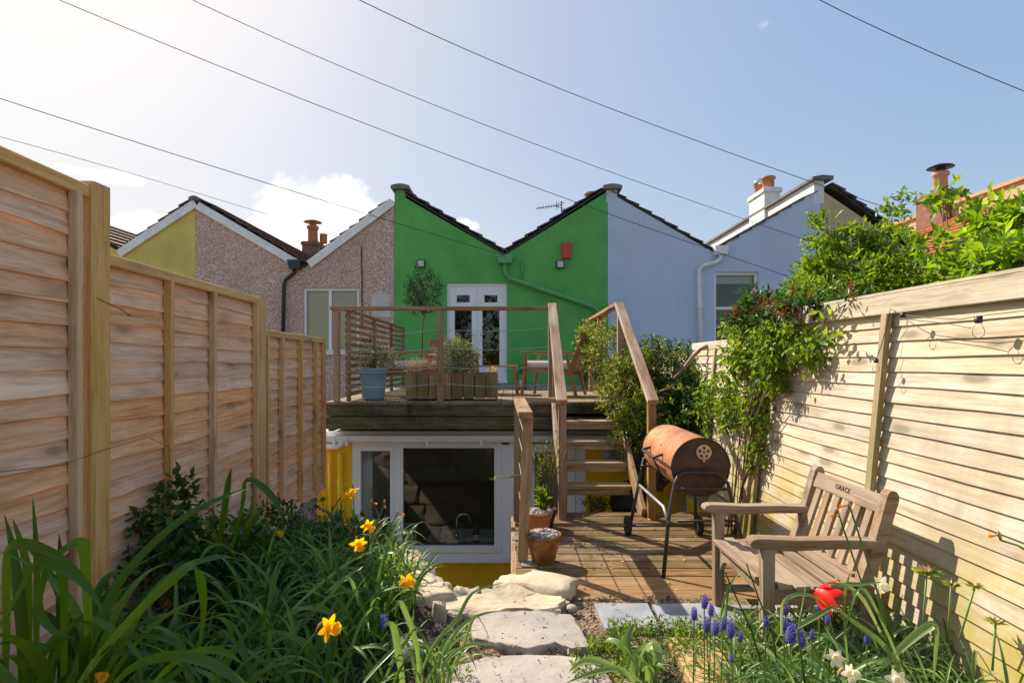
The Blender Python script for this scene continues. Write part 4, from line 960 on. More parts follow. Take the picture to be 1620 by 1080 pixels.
# string lights on the right fence
sl = thing('string_lights', rpt(2.9,1.62,.1), 'outdoor string of clear bulbs hung along the top of the pale fence', 'string lights')
def fpt(px, py, off=.10):
    D = 3.0
    for _ in range(20):
        z = EYE-(py-573)*D/900; X = RX(D, z)-off; D = X*900/(px-810)
    return Vector((X, D, EYE-(py-573)*D/900))
def strand(pp, name='cable', r=.0019):
    c = MB(); c.tube(pp, r, 5); return c.obj(name, M['cable'], sl)
strand([fpt(1408,488,.06), fpt(1416,492), fpt(1428,498), fpt(1470,503), fpt(1520,505), fpt(1546,500), fpt(1590,495), fpt(1640,489)])
strand([fpt(1436,505), fpt(1500,512), fpt(1537,519)], 'cable')
strand([fpt(1408,490,.07), fpt(1402,520,.06), fpt(1393,550,.08), fpt(1386,570,.09)])
for (px, py, s) in [(1429,498,.72),(1548,505,.80),(1386,571,.62)]:
    p = fpt(px, py); c = MB(); c.lathe([(.001,.0),(.017*s,0),(.018*s,-.03*s),(.014*s,-.035*s),(.001,-.035*s)], p+Vector((0,0,.012)), 12); c.obj('socket', M['black'], sl, True)
    c = MB(); c.lathe([(.012*s,-.023*s),(.02*s,-.04*s),(.027*s,-.06*s),(.024*s,-.08*s),(.012*s,-.092*s),(.001,-.095*s)], p, 14); c.obj('bulb', M['bulb'], sl, True)

# ------------------------------------------------------------------ overhead wires
def ohwire(pts, r, label):
    q = [P(*p) for p in pts]; out = []
    n = len(q)
    for i in range(41):
        t = i/40*(n-1); k = min(int(t), n-2)
        # quadratic Lagrange through three points
        if n == 3:
            u = i/40*2; l0 = (u-1)*(u-2)/2; l1 = -u*(u-2); l2 = u*(u-1)/2; out.append(q[0]*l0+q[1]*l1+q[2]*l2)
        else: out.append(q[0].lerp(q[1], i/40))
    c = MB(); c.tube(out, r*.8, 5); tag(c.obj('overhead_cable', M['cable'], None, True), label, 'cable', 'overhead cables crossing the sky')
ohwire([(-60,-66,9),(620,212,11),(1246,437,12.45)], .0085, 'overhead cable from the top left corner down to the blue window')
ohwire([(250,-26,9),(760,195,11),(1300,388,12.45)], .0075, 'overhead cable entering the top between the two other long ones, ending over the blue gable')
ohwire([(540,-14,9),(930,158,12),(1420,335,12.4)], .0095, 'thick overhead cable from the top middle towards the beige house')
ohwire([(1270,-14,9),(1450,73,9),(1700,176,9)], .0085, 'short overhead cable across the top right corner')
ohwire([(-40,143,8),(400,283,10),(796,404,12.4)], .0085, 'overhead cable from the left edge to the green house gutter')
ohwire([(-40,206,9),(260,290,12),(540,376,15)], .0065, 'thin faint overhead cable low on the left above the pebbledash roof')

# ------------------------------------------------------------------ furniture on the deck
def armchair(x, y, rz, label):
    """local: seat faces +Y"""
    t = thing('armchair', (x, y, DZ), label, 'armchair', 'wooden armchairs on the upper deck', rz)
    W, Dp, sh, ah, bh_ = .64, .62, .36, .58, .80
    for s in (-1, 1):
        board('leg', M['chair'], t, (s*W/2, Dp/2+.04, 0), (s*W/2, Dp/2-.03, ah-.02), .05, .035, (0,1,0), world=False)
        board('leg', M['chair'], t, (s*W/2, -Dp/2-.08, 0), (s*W/2, -Dp/2+.05, ah-.02), .05, .035, (0,1,0), world=False)
        board('armrest', M['chair'], t, (s*W/2, -Dp/2-.02, ah), (s*W/2, Dp/2+.05, ah+.01), .07, .028, world=False)
        board('seat_rail', M['chair'], t, (s*(W/2-.035), -Dp/2, sh-.05), (s*(W/2-.035), Dp/2, sh), .03, .06, world=False)
    board('seat_rail', M['chair'], t, (-W/2, Dp/2, sh-.0), (W/2, Dp/2, sh), .03, .06, world=False)
    for k in range(5):
        x_ = -W/2+.10+k*(W-.2)/4; board('back_slat', M['chair'], t, (x_, -Dp/2+.03, sh), (x_, -Dp/2-.14, bh_-.02), .085, .015, (0,1,0), world=False)
    board('back_rail', M['chair'], t, (-W/2+.02, -Dp/2-.14, bh_), (W/2-.02, -Dp/2-.14, bh_), .03, .10, world=False)
    c = MB(); prof = [(-.27,-.0),(-.29,.03),(-.29,.07),(-.26,.10),(.26,.10),(.29,.07),(.29,.03),(.27,0)]
    c.add([(a, yy, sh+.02+z) for yy in (-.28,.30) for a, z in prof], [(i, (i+1) % 8, 8+(i+1) % 8, 8+i) for i in range(8)]+[tuple(range(8)), tuple(range(15,7,-1))])
    o = c.obj('cushion', M['cush'], t, False, None, False); return t
armchair(-1.46, 7.75, R(-78), 'wooden armchair beside the blue pot at the slatted screen')
armchair(.56, 7.8, R(72), 'wooden armchair with white cushion at the right by the hedge')
armchair(-1.0, 9.7, R(-155), 'wooden armchair behind the long planter near the door')
t = thing('coffee_table', (-.15,8.2,DZ), 'low wooden table with splayed legs by the french doors', 'table')
for k in range(4): board('slat', M['chair'], t, (-.62,7.98+k*.12,DZ+.40), (.08,7.98+k*.12,DZ+.40), .11, .022)
for (x, y, dx) in [(-.56,8.0,-.05),(.02,8.0,.06),(-.56,8.32,-.05),(.02,8.32,.06)]: board('leg', M['chair'], t, (x+dx,y,DZ), (x,y,DZ+.39), .05, .04, (0,1,0))
t = thing('lantern', (.14,9.2,DZ), 'black metal lantern with a white candle beside the doors', 'lantern'); x, y = .16, 9.6
for s in (-1,1):
    for u in (-1,1): board('corner_bar', M['black'], t, (x+s*.07,y+u*.07,DZ), (x+s*.07,y+u*.07,DZ+.26), .014, .014, (0,1,0))
c = MB(); c.box((x-.085,y-.085,DZ+.001),(x+.085,y+.085,DZ+.02)); c.obj('base', M['black'], t)
c = MB(); c.lathe([(.12,0),(.05,.05),(.03,.08),(.001,.085)], (0,0,0), 4); c.obj('roof_cap', M['black'], t, False, Matrix.Translation((x,y,DZ+.26)) @ Matrix.Rotation(R(45), 4, 'Z'))
c = MB(); c.tube([(x-.045+.045*(1-math.cos(a)), y, DZ+.33+.09*math.sin(a)) for a in [k*math.pi/10 for k in range(11)]], .005, 5); c.obj('handle', M['black'], t)
c = MB(); c.lathe([(.001,.001),(.032,.001),(.032,.13),(.001,.13)], (x,y,DZ+.02), 14); c.obj('candle', M['paper'], t, True)

# pots and planter on the deck
def fluted_pot(c0, r0, r1, h, mat, parent, flutes=20, seg=80):
    b = MB(); prof = [(r0*.94,0),(r0,.02),(r0+(r1-r0)*.06,.06*h*2),(r0+(r1-r0)*.5,.5*h),(r1,.9*h),(r1*1.05,.91*h),(r1*1.05,h),(r1*.93,h),(r1*.9,.85*h)]
    vs = []
    for j, (r_, z) in enumerate(prof):
        for k in range(seg):
            a = 2*math.pi*k/seg; f = 1+(.018*math.cos(a*flutes) if 1 < j < 5 else 0); vs.append(Vector(c0)+Vector((r_*f*math.cos(a), r_*f*math.sin(a), z)))
    fs = [(i*seg+k, i*seg+(k+1) % seg, (i+1)*seg+(k+1) % seg, (i+1)*seg+k) for i in range(len(prof)-1) for k in range(seg)]+[tuple(range(seg-1,-1,-1))]
    b.add(vs, fs); b.obj('pot_body', mat, parent, True)
    b = MB(); b.lathe([(r1*.91,.9*h),(.001,.91*h)], c0, 20); b.obj('compost', M['soil'], parent)
bp = P(589,632,6.85); bpz = DZ
t = thing('plant_pot', (bp.x,6.9,DZ), 'tall blue grey fluted pot at the left end of the upper deck', 'plant pot'); fluted_pot((bp.x,6.9,DZ+.001), .132, .162, .385, M['bluepot'], t)
t = thing('planter', (-.8,6.95,DZ), 'long wooden trough planter of mossy upright planks', 'planter')
xa, xb = P(643,600,6.85).x, P(787,600,6.85).x; n = 8; wv_ = (xb-xa)/n
for k in range(n): board('plank', M['planter'], t, (xa+wv_*(k+.5), 6.80+rnd.uniform(-.003,.003), DZ+.02+rnd.uniform(0,.008)), (xa+wv_*(k+.5), 6.80, DZ+.335+rnd.uniform(-.012,.006)), wv_*.93, .022, (0,1,0))
for k in range(n): board('plank', M['planter'], t, (xa+wv_*(k+.5), 7.12, DZ+.02), (xa+wv_*(k+.5), 7.12, DZ+.33), wv_*.93, .022, (0,1,0))
for x in (xa+.01, xb-.01): 
    for k in range(2): board('plank', M['planter'], t, (x, 6.885+k*.15, DZ+.02), (x, 6.885+k*.15, DZ+.33), .14, .022, (1,0,0))
c = MB(); c.box((xa+.03,6.82,DZ+.1),(xb-.03,7.10,DZ+.29)); c.obj('compost', M['soil'], t)
t = thing('plant_pot', (-1.62,9.6,DZ), 'small blue pot holding the round topped tree on the deck', 'plant pot'); fluted_pot((-1.58,9.7,DZ+.001), .13, .17, .32, M['bluepot'], t)

# lower pots with pebbles
def lower_pot(px, py, r1, h, mat, label, seed):
    p = G(px, py, 0); t = thing('plant_pot', p, label, 'plant pot'); rr = random.Random(seed)
    c = MB(); c.lathe([(r1*.62,0),(r1*.66,.01),(r1*.88,h*.6),(r1*.92,h*.72),(r1*.97,h*.74),(r1*.99,h*.78),(r1,h*.9),(r1*1.04,h*.93),(r1*1.04,h*.985),(r1*1.0,h),(r1*.93,h*.99),(r1*.9,h*.9)], p, 40); c.add([], []); c.obj('pot_body', mat, t, True)
    c = MB(); c.lathe([(r1*.91,h*.9),(.001,h*.9)], p, 20); c.obj('compost', M['soil'], t)
    c = MB()
    for k in range(110):
        a = rr.random()*6.28; q = math.sqrt(rr.random())*r1*.84; s = rr.uniform(.009,.019)
        cc = p+Vector((q*math.cos(a), q*math.sin(a), h*.9+.008+.02*(1-q/r1)+rr.random()*.008)); n_ = 5
        sx_, sy_ = rr.uniform(.8,1.2), rr.uniform(.7,1.1); vs = []; 
        for i in range(n_+1):
            for j in range(7):
                th_ = math.pi*i/n_; ps = 2*math.pi*j/7+a; vs.append(cc+Vector((s*sx_*math.sin(th_)*math.cos(ps), s*sy_*math.sin(th_)*math.sin(ps), s*.65*math.cos(th_))))
        c.add(vs, [(i*7+j, i*7+(j+1) % 7, (i+1)*7+(j+1) % 7, (i+1)*7+j) for i in range(n_) for j in range(7)])
    o = c.obj('pebble_mulch', M['pebbles'], t, True, fix=False); o['kind'] = 'stuff'
    # greek key band: raised dashes
    return p, t
p1, t1 = lower_pot(860, 889, .122, .205, M['glaze'], 'brown glazed pot topped with grey pebbles, nearer of the two by the low railing', 5)
for k in range(30):
    a = 2*math.pi*k/30; rr2 = .122*1.0; c = MB(); q = p1+Vector((0,0,.205*.80))
    for (da, z0, z1) in [(0,0,.018),(.07,.014,.018),(.12,.004,.018)]:
        a0 = a+da; c.box((-.0015,-.004,z0),(.0015,.004,z1))
        break
    c.obj('key_relief', M['glaze'], t1, False, Matrix.Translation(q+Vector((rr2*math.cos(a), rr2*math.sin(a), 0))) @ Matrix.Rotation(a, 4, 'Z'))
p2, t2 = lower_pot(851, 845, .118, .19, M['terrared'], 'plain orange terracotta pot behind the brown glazed one', 6)
p3, t3 = lower_pot(862, 834, .10, .16, M['black'], 'dark low pot of shrubby plants at the foot of the stairs', 8)

# dark round opening and small plants beyond the stairs
t = thing('cable_reel', (kx(993),6.2,-.5), 'large dark round coil seen under the stairs against the yellow wall', 'hose reel')
for k in range(5):
    c = MB(); r_ = .23-k*.022; c.tube([(1.33+r_*math.cos(a), 6.35-.02*k, .02-.17+r_*math.sin(a)) for a in [i*2*math.pi/28 for i in range(29)]], .014, 6); c.obj('coil', M['rubber'], t, True)
c = MB(); c.lathe([(.20,0),(.001,0)], (0,0,0), 28); c.obj('disc', M['black'], t, False, Matrix.Translation((1.33,6.42,-.15)) @ Matrix.Rotation(R(90), 4, 'X'))
board('stand', M['fascia'], t, (1.33,6.42,-1.6), (1.33,6.42,-.3), .05, .05, (0,1,0))

# ------------------------------------------------------------------ barbecue
t = thing('barrel_barbecue', (1.27,4.2,0), 'rusty oil drum barbecue on a dark tubular stand with wheels', 'barbecue')
yn, yf, cx, cz, rd = 3.87, 4.72, 1.285, .685, .20
def halfdrum(a0, a1, r, y0, y1, th=.004, n=24, caps=True):
    b = MB(); vs = []
    for y in (y0, y1):
        for i in range(n+1):
            a = a0+(a1-a0)*i/n; vs.append((cx+r*math.cos(a), y, cz+r*math.sin(a)))
    b.add(vs, [(i, i+1, n+2+i, n+1+i) for i in range(n)]); return b
b = halfdrum(0, math.pi, rd, yn, yf); b.obj('lid', M['rust'], t, True, fix=False)
b = halfdrum(math.pi, 2*math.pi, rd*.985, yn+.004, yf-.004); b.obj('drum_bottom', M['rust'], t, True, fix=False)
for (nm, y, a0, a1, r) in [('lid_end', yn-.0, 0, math.pi, rd), ('drum_end', yn+.006, math.pi, 2*math.pi, rd*.985), ('lid_end', yf, 0, math.pi, rd), ('drum_end', yf-.006, math.pi, 2*math.pi, rd*.985)]:
    b = MB(); n = 24; s = -1 if y < 4.2 else 1
    vs = [(cx+r*math.cos(a0+(a1-a0)*i/n), y, cz+r*math.sin(a0+(a1-a0)*i/n)) for i in range(n+1)]+[(cx+r*.97*math.cos(a0+(a1-a0)*i/n), y-s*.003, cz+r*.97*math.sin(a0+(a1-a0)*i/n)) for i in range(n+1)]
    b.add(vs, [(i, i+1, n+2+i, n+1+i) for i in range(n)]+[tuple(range(n+1, 2*n+2))])
    b.obj(nm, M['drumend'], t)
    b = MB(); b.tube([(cx+r*math.cos(a0+(a1-a0)*i/n), y, cz+r*math.sin(a0+(a1-a0)*i/n)) for i in range(n+1)], .005, 5); b.obj('rim_bead', M['drumend'], t, True)
b = MB(); b.box((cx-rd-.008,yn-.004,cz-.008),(cx-rd+.002,yf+.004,cz+.006)); b.obj('lid_edge', M['drumend'], t)
vx, vz = cx+.018, cz+.105
b = MB(); b.lathe([(.001,0),(.052,0),(.052,.006),(.001,.008)], (0,0,0), 28); v_ = b.obj('vent', M['ventc'], t, False, Matrix.Translation((vx,yn-.003,vz)) @ Matrix.Rotation(R(90), 4, 'X'))
for k in range(5):
    a = k*2*math.pi/5+.3; q = .030 if k else .030
    b = MB(); b.lathe([(.001,0),(.0085,0)], (0,0,0), 12); b.obj('vent_hole', M['hole'], v_, False, Matrix.Translation((vx+.030*math.cos(a),yn-.0125,vz+.030*math.sin(a))) @ Matrix.Rotation(R(90), 4, 'X'))
b = MB(); b.lathe([(.001,0),(.006,0)], (0,0,0), 10); b.obj('vent_hole', M['hole'], v_, False, Matrix.Translation((vx,yn-.0128,vz)) @ Matrix.Rotation(R(90), 4, 'X'))
b = MB(); b.box((vx-.008,yn-.014,vz-.066),(vx+.008,yn-.008,vz-.045)); b.obj('vent_tab', M['ventc'], v_)
def tb(pts, r=.013, name='leg_tube', mat='iron'):
    b = MB(); b.tube(pts, r, 10); return b.obj(name, M[mat], t, True)
LX0, LX1 = 1.0, 1.52
# near leg frame: inverted U
tb([(.985,3.70,.0),(1.04,3.78,.36),(1.095,3.83,.58),(1.125,3.845,.635),(1.17,3.85,.655),(1.37,3.85,.655),(1.42,3.845,.635),(1.455,3.83,.58),(1.52,3.80,.28),(1.58,3.76,.0)])
tb([(1.085,3.82,.55),(1.465,3.82,.55)], .011, 'cross_tube')
tb([(1.12,3.84,.33),(1.50,3.84,.33)], .009, 'cross_tube')
tb([(.955,4.62,.05),(1.04,4.66,.42),(1.09,4.70,.60),(1.16,4.71,.655),(1.38,4.71,.655),(1.45,4.70,.60),(1.50,4.66,.36),(1.49,4.62,.05)])
tb([(1.06,4.68,.55),(1.48,4.68,.55)], .009, 'cross_tube')
tb([(1.035,3.77,.335),(1.03,3.80,.385),(1.03,3.86,.42),(1.02,4.10,.425),(1.01,4.45,.43),(1.01,4.53,.425),(1.015,4.58,.40),(1.02,4.64,.34)], .0125, 'side_tube', 'greytube')
tb([(1.51,3.80,.335),(1.52,3.86,.42),(1.51,4.45,.43),(1.50,4.64,.34)], .0125, 'side_tube', 'greytube')
tb([(.955,4.62,.075),(1.50,4.62,.075)], .007, 'axle')
tb([(cx-rd*.93,4.12,cz+.05),(cx-rd-.055,4.12,cz+.03),(cx-rd-.06,4.14,cz+.025),(cx-rd-.06,4.46,cz+.025),(cx-rd-.055,4.48,cz+.03),(cx-rd*.93,4.48,cz+.05)], .009, 'lid_handle')
tb([(cx-rd-.058,4.14,cz+.02),(cx-rd*.98-.012,4.13,cz-.09),(cx-rd*.96,4.13,cz-.1)], .007, 'handle_stay')
for x in (.94, 1.515):
    b = MB(); b.lathe([(.03,-.022),(.06,-.024),(.074,-.02),(.078,-.008),(.078,.008),(.074,.02),(.06,.024),(.03,.022)], (0,0,0), 28)
    w_ = b.obj('wheel', M['rubber'], t, True, Matrix.Translation((x,4.62,.079)) @ Matrix.Rotation(R(90), 4, 'Y'))
    b = MB(); b.lathe([(.012,-.03),(.012,.03)], (0,0,0), 12)
    for k in range(6):
        a = k*math.pi/3; b.bar((.01*math.cos(a),.01*math.sin(a),0), (.062*math.cos(a),.062*math.sin(a),0), .012, .012, (0,0,1))
    b.obj('hub', M['greytube'], w_, False, Matrix.Translation((x,4.62,.079)) @ Matrix.Rotation(R(90), 4, 'Y'))
b = MB(); b.lathe([(.001,0),(.011,0),(.010,.003),(.001,.006)], (0,0,0), 12); b.obj('badge', M['paper'], t, True, Matrix.Translation((cx-rd*.87,4.25,cz+.105)) @ Matrix.Rotation(R(-62), 4, 'Y'))

# ------------------------------------------------------------------ bench
t = thing('garden_bench', (1.4,2.9,0), 'weathered small teak bench with carved top rail by the pale fence', 'bench')
yF, yN = 3.215, 2.60; m_ = M['bench']
for y in (yF, yN):
    board('front_leg', m_, t, (1.165, y, 0.0), (1.165, y, .555), .055, .055, (0,1,0))
    # back post: shaped with a rounded top
    pts = [(1.60,0),(1.655,0),(1.64,.20),(1.635,.38),(1.70,.60),(1.752,.775),(1.751,.797),(1.742,.812),(1.728,.819),(1.712,.814),(1.70,.80),(1.645,.60),(1.575,.40),(1.575,.22)]
    b = MB(); b.prism(pts, y-.027, y+.027); b.obj('back_post', m_, t)
    ap = [(1.075,.578),(1.085,.565),(1.10,.56),(1.14,.556),(1.30,.548),(1.47,.556),(1.64,.556),(1.655,.595),(1.50,.600),(1.30,.597),(1.16,.604),(1.11,.605),(1.085,.598)]
    b = MB(); b.prism(ap, y-.036, y+.036); o = b.obj('armrest', m_, t)
    bv = o.modifiers.new('b', 'BEVEL'); bv.width = .006; bv.segments = 2; bv.limit_method = 'ANGLE'
    board('side_rail', m_, t, (1.19, y, .335), (1.60, y, .335), .03, .075)
    board('stretcher', m_, t, (1.19, y, .13), (1.61, y, .13), .03, .045)
b = MB(); yy0, yy1 = yN+.028, yF-.028
prof = [(yy0,.385),(yy1,.385),(yy1,.24),(yy1-.015,.245),(yy1-.035,.275),(yy1-.06,.30),(yy1-.10,.315),(yy0+.10,.315),(yy0+.06,.30),(yy0+.035,.275),(yy0+.015,.245),(yy0,.24)]
b.add([(1.16, y, z) for y, z in prof]+[(1.185, y, z) for y, z in prof], [tuple(range(12)), tuple(range(23,11,-1))]+[(i, (i+1) % 12, 12+(i+1) % 12, 12+i) for i in range(12)])
b.obj('front_apron', m_, t)
for k in range(6):
    x = 1.155+k*.078; z = .402-.022*math.sin(k/5*math.pi); board('seat_slat', m_, t, (x, yN-.04 if k else yN+.03, z), (x, yF+.04 if k else yF-.03, z), .064, .020, (.06*(1 if k > 2 else -1)*.8,0,1))
def bk(z): return 1.585+(z-.38)*.34
for k in range(6):
    y = yN+.085+k*(yF-yN-.17)/5; board('back_slat', m_, t, (bk(.40), y, .40), (bk(.715), y, .715), .048, .018, (1,0,0))
board('lower_rail', m_, t, (bk(.41)-.0, yN+.03, .41), (bk(.41), yF-.03, .41), .055, .03, (.0,0,1))
tr = board('top_rail', m_, t, (bk(.745), yF-.028, .745), (bk(.745), yN+.028, .745), .028, .085, (.34,0,1))
cu = bpy.data.curves.new('lettering', 'FONT'); cu.body = 'GRACE'; cu.size = .036; cu.extrude = .0012; cu.align_x = 'CENTER'; cu.align_y = 'CENTER'; cu.space_character = 1.15; cu.materials.append(M['drumend'])
tmp = bpy.data.objects.new('lettering_curve', cu); COL.objects.link(tmp); dg = bpy.context.evaluated_depsgraph_get(); lm = bpy.data.meshes.new_from_object(tmp.evaluated_get(dg)); bpy.data.objects.remove(tmp); lm.name = 'lettering'
if not lm.materials: lm.materials.append(M['drumend'])
to = bpy.data.objects.new('lettering', lm)
ex = Vector((0,-1,0)); ey = Vector((.34,0,1)).normalized(); ez = ex.cross(ey)
link(to, t, frame(Vector((bk(.745), (yF+yN)/2+.01, .748))+ez*.0145, ex, ey, ez))

# timber sleeper in the right foreground
board('timber_sleeper', M['sleeper'], None, (G(1095,1008,.06).x, G(1095,1008,.06).y, .03), (G(1165,1120,.06).x, G(1165,1120,.06).y, .03), .235, .06)
o = bpy.data.objects['timber_sleeper']; tag(o, 'freshly sawn orange timber plank lying in the right bed', 'plank')

# hose-like bent branch on the right
c = MB(); pts = [P(*q) for q in [(1066,600,6.0),(1082,583,5.95),(1096,564,5.9),(1108,552,5.85),(1122,546,5.8),(1142,545,5.75),(1160,549,5.7)]]
c.tube(pts, .022, 8); tag(c.obj('bent_branch', M['hose'], None, True), 'bare brown branch curving over the hedge in front of the far fence', 'branch')
c = MB(); c.tube([P(1040,620,5.9), P(1055,615,5.9), P(1066,608,5.9)], .010, 6); tag(c.obj('bent_branch', M['hose'], None, True), 'short bare twig poking out of the hedge left of the big bent branch', 'branch')

# ------------------------------------------------------------------ foliage tools
def leaves_obj(name, mat, pos, direc, size, var, parent=None, width=.42, fold=.15, label=None):
    """pos Nx3, direc Nx3 unit leaf axis, size N, var N -> one mesh of folded pointed leaves (5 verts, 4 tris)"""
    n = len(pos); up = npr.normal(size=(n, 3)); up[:, 2] = np.abs(up[:, 2])+.8
    side = np.cross(direc, up); side /= np.linalg.norm(side, axis=1)[:, None]+1e-9
    nrm = np.cross(side, direc)
    s = size[:, None]; w = width*s
    v0 = pos; v1 = pos+direc*s*.45+side*w*.5-nrm*s*fold*.0; v2 = pos+direc*s+(-nrm)*s*.12; v3 = pos+direc*s*.45-side*w*.5; v4 = pos+direc*s*.5-nrm*s*fold
    v = np.stack([v0, v1, v2, v3, v4], 1).reshape(-1, 3)
    base = (np.arange(n)*5)[:, None]
    tri = np.concatenate([base+np.array([0,1,4]), base+np.array([1,2,4]), base+np.array([4,2,3]), base+np.array([0,4,3])], 1).reshape(-1)
    m = bpy.data.meshes.new(name); m.vertices.add(len(v)); m.vertices.foreach_set('co', v.astype(np.float32).ravel())
    nt = n*4; m.loops.add(nt*3); m.loops.foreach_set('vertex_index', tri.astype(np.int32)); m.polygons.add(nt)
    m.polygons.foreach_set('loop_start', np.arange(0, nt*3, 3, dtype=np.int32)); m.polygons.foreach_set('loop_total', np.full(nt, 3, dtype=np.int32))
    m.update(calc_edges=True); at = m.attributes.new('var', 'FLOAT', 'POINT'); at.data.foreach_set('value', np.repeat(var, 5).astype(np.float32))
    m.materials.append(mat); m.validate(); m.shade_smooth()
    o = link(bpy.data.objects.new(name, m), parent)
    return o
def blob_points(blobs, per):
    """blobs: (cx,cy,cz, rx,ry,rz, share). Twig clusters scattered through the outer part of each ellipsoid."""
    P_, Dr = [], []
    tot = sum(b_[6] for b_ in blobs)
    twigs = []
    for (cx_, cy_, cz_, rx, ry, rz, sh) in blobs:
        n = int(per*sh/tot); u = npr.normal(size=(n, 3)); u /= np.linalg.norm(u, axis=1)[:, None]
        r = .45+.6*npr.rand(n)**.6; c = u*r[:, None]*np.array([rx, ry, rz])+np.array([cx_, cy_, cz_])
        twigs.append(np.concatenate([c, u], 1))
    return np.concatenate(twigs)
def shrub(name, label, cat, blobs, ntwig, lpt, leaf, mat, base=None, stems=8, group=None, spread=.12, width=.42, stem_r=.012, extra=None, droop=0.0, parent=None):
    tw = blob_points(blobs, ntwig); n = len(tw)
    base = base or (blobs[0][0], blobs[0][1], blobs[0][2]-blobs[0][5])
    t = thing(name, base, label, cat, group) if parent is None else parent
    c = tw[:, :3]; u = tw[:, 3:]; tdir = u*.7+npr.normal(size=(n, 3))*.5; tdir[:, 2] += .35-droop; tdir /= np.linalg.norm(tdir, axis=1)[:, None]
    k = np.repeat(np.arange(n), lpt); N = len(k); f = npr.rand(N)
    pos = c[k]+tdir[k]*(f*spread)[:, None]+npr.normal(size=(N, 3))*spread*.10
    d = tdir[k]*.5+npr.normal(size=(N, 3))*.65; d[:, 2] += .1-droop; d /= np.linalg.norm(d, axis=1)[:, None]
    cv = npr.rand(n)*.55; var = np.clip(cv[k]+npr.rand(N)*.45, 0, 1)
    size = leaf*(.6+.7*npr.rand(N))
    mats = [mat] if not isinstance(mat, list) else mat
    if len(mats) > 1:
        sel = npr.rand(n) < extra; sk = sel[k]
        leaves_obj('foliage', mats[0], pos[~sk], d[~sk], size[~sk], var[~sk], t, width)
        o = leaves_obj('young_foliage', mats[1], pos[sk], d[sk], size[sk], var[sk], t, width)
    else: leaves_obj('foliage', mats[0], pos, d, size, var, t, width)
    b = MB(); bs = Vector(base)
    for i in range(stems):
        q = Vector(tw[rnd.randrange(n), :3]); mid = bs.lerp(q, .5)+Vector((rnd.uniform(-.08,.08), rnd.uniform(-.08,.08), .06))
        b.tube([bs+Vector((rnd.uniform(-.04,.04), rnd.uniform(-.04,.04), 0)), mid, q], [stem_r, stem_r*.7, stem_r*.25], 5)
        for _ in range(3):
            j = rnd.randrange(n); q2 = Vector(tw[j, :3])
            if (q2-mid).length < .9: b.tube([mid, mid.lerp(q2, .5)+Vector((0,0,.03)), q2], [stem_r*.5, stem_r*.35, stem_r*.15], 4)
    b.obj('branches', M['bark'], t, True, fix=False)
    return t
def B(px, py, D, rpx, rpy, rd_=None, share=1.0):
    p = P(px, py, D); s = D/900; return (p.x, p.y, p.z, rpx*s, (rd_ if rd_ else rpx*s), rpy*s, share)

# shrubs over the right fence
shrub('garden_shrub', 'bright green leafy shrub spilling over the middle of the pale fence', 'shrub',
      [B(1340,428,4.7,62,28,.3,1.3), B(1420,440,4.3,62,24,.25,1.1), B(1292,448,5.0,40,18,.25,.7), B(1300,372,4.8,16,26,.15,.22), B(1418,345,4.5,14,30,.15,.16), B(1348,385,4.7,36,22,.25,.4), B(1405,385,4.5,26,20,.2,.3), B(1480,450,4.0,50,14,.2,.6), B(1380,462,4.3,120,12,.2,1.0)],
      1150, 10, .050, M['leaf_md'], base=(2.85,4.6,.0), stems=34, width=.46, spread=.10)
shrub('garden_shrub', 'large leaved light green shrub above the fence at the right edge', 'shrub',
      [B(1592,385,3.6,36,34,.25,1.1), B(1565,345,3.7,16,14,.15,.2), B(1600,415,3.4,40,24,.25,.9), B(1535,425,3.7,24,16,.15,.4), B(1497,322,4.0,13,16,.1,.10), B(1512,345,4.0,14,14,.1,.1), B(1455,400,4.0,12,34,.1,.15), B(1632,350,3.4,22,30,.2,.5)],
      300, 7, .088, M['leaf_lt'], base=(2.9,3.6,.0), stems=22, width=.40, spread=.12)
def BF(px, py, rpx, rpy, off, rd_, share):
    p = fpt(px, py, off); k = p.y/900; return (p.x, p.y, p.z, rd_, rpx*k*1.15, rpy*k, share)
shrub('climbing_plant', 'dark evergreen climber with red new leaves hanging over the fence corner', 'climber',
      [BF(1185,500,28,14,.15,.10,1), BF(1228,498,34,16,.12,.12,1), BF(1200,478,26,12,.12,.12,.6), BF(1270,484,30,10,.08,.10,.6), BF(1330,476,44,4,.04,.09,.2)],
      250, 9, .048, [M['leaf_dk'], M['leaf_red']], base=(1.85,4.7,.0), stems=8, extra=.10, spread=.09, stem_r=.008)
shrub('climbing_plant', 'green honeysuckle cascading down the sunlit fence beside the barbecue', 'climber',
      [BF(1190,545,26,28,.14,.12,1.0), BF(1228,545,30,36,.12,.10,1.3), BF(1262,535,20,22,.09,.06,.5), BF(1222,585,26,24,.10,.08,.6), BF(1165,575,22,28,.14,.10,.8), BF(1160,640,22,36,.14,.10,.9), BF(1196,640,18,36,.10,.06,.7),
       BF(1188,705,11,34,.08,.05,.30), BF(1205,700,6,26,.07,.04,.12), BF(1135,620,16,34,.14,.10,.6), BF(1285,560,12,9,.07,.04,.14), BF(1300,540,14,8,.07,.04,.14), BF(1172,515,22,12,.14,.10,.5), BF(1115,650,14,26,.14,.10,.4)],
      620, 9, .052, M['leaf_md'], base=(1.78,4.6,.0), stems=6, droop=.7, width=.5, stem_r=.0038, spread=.10)
b = MB(); tcl = bpy.data.objects['climbing_plant.001']
b.tube([fpt(1225,540,.06), fpt(1262,545,.07), fpt(1290,520,.08), fpt(1322,492,.07), fpt(1340,480,.05)], .004, 5); b.obj('runner', M['bark'], tcl, True)
pp = []; dd = []
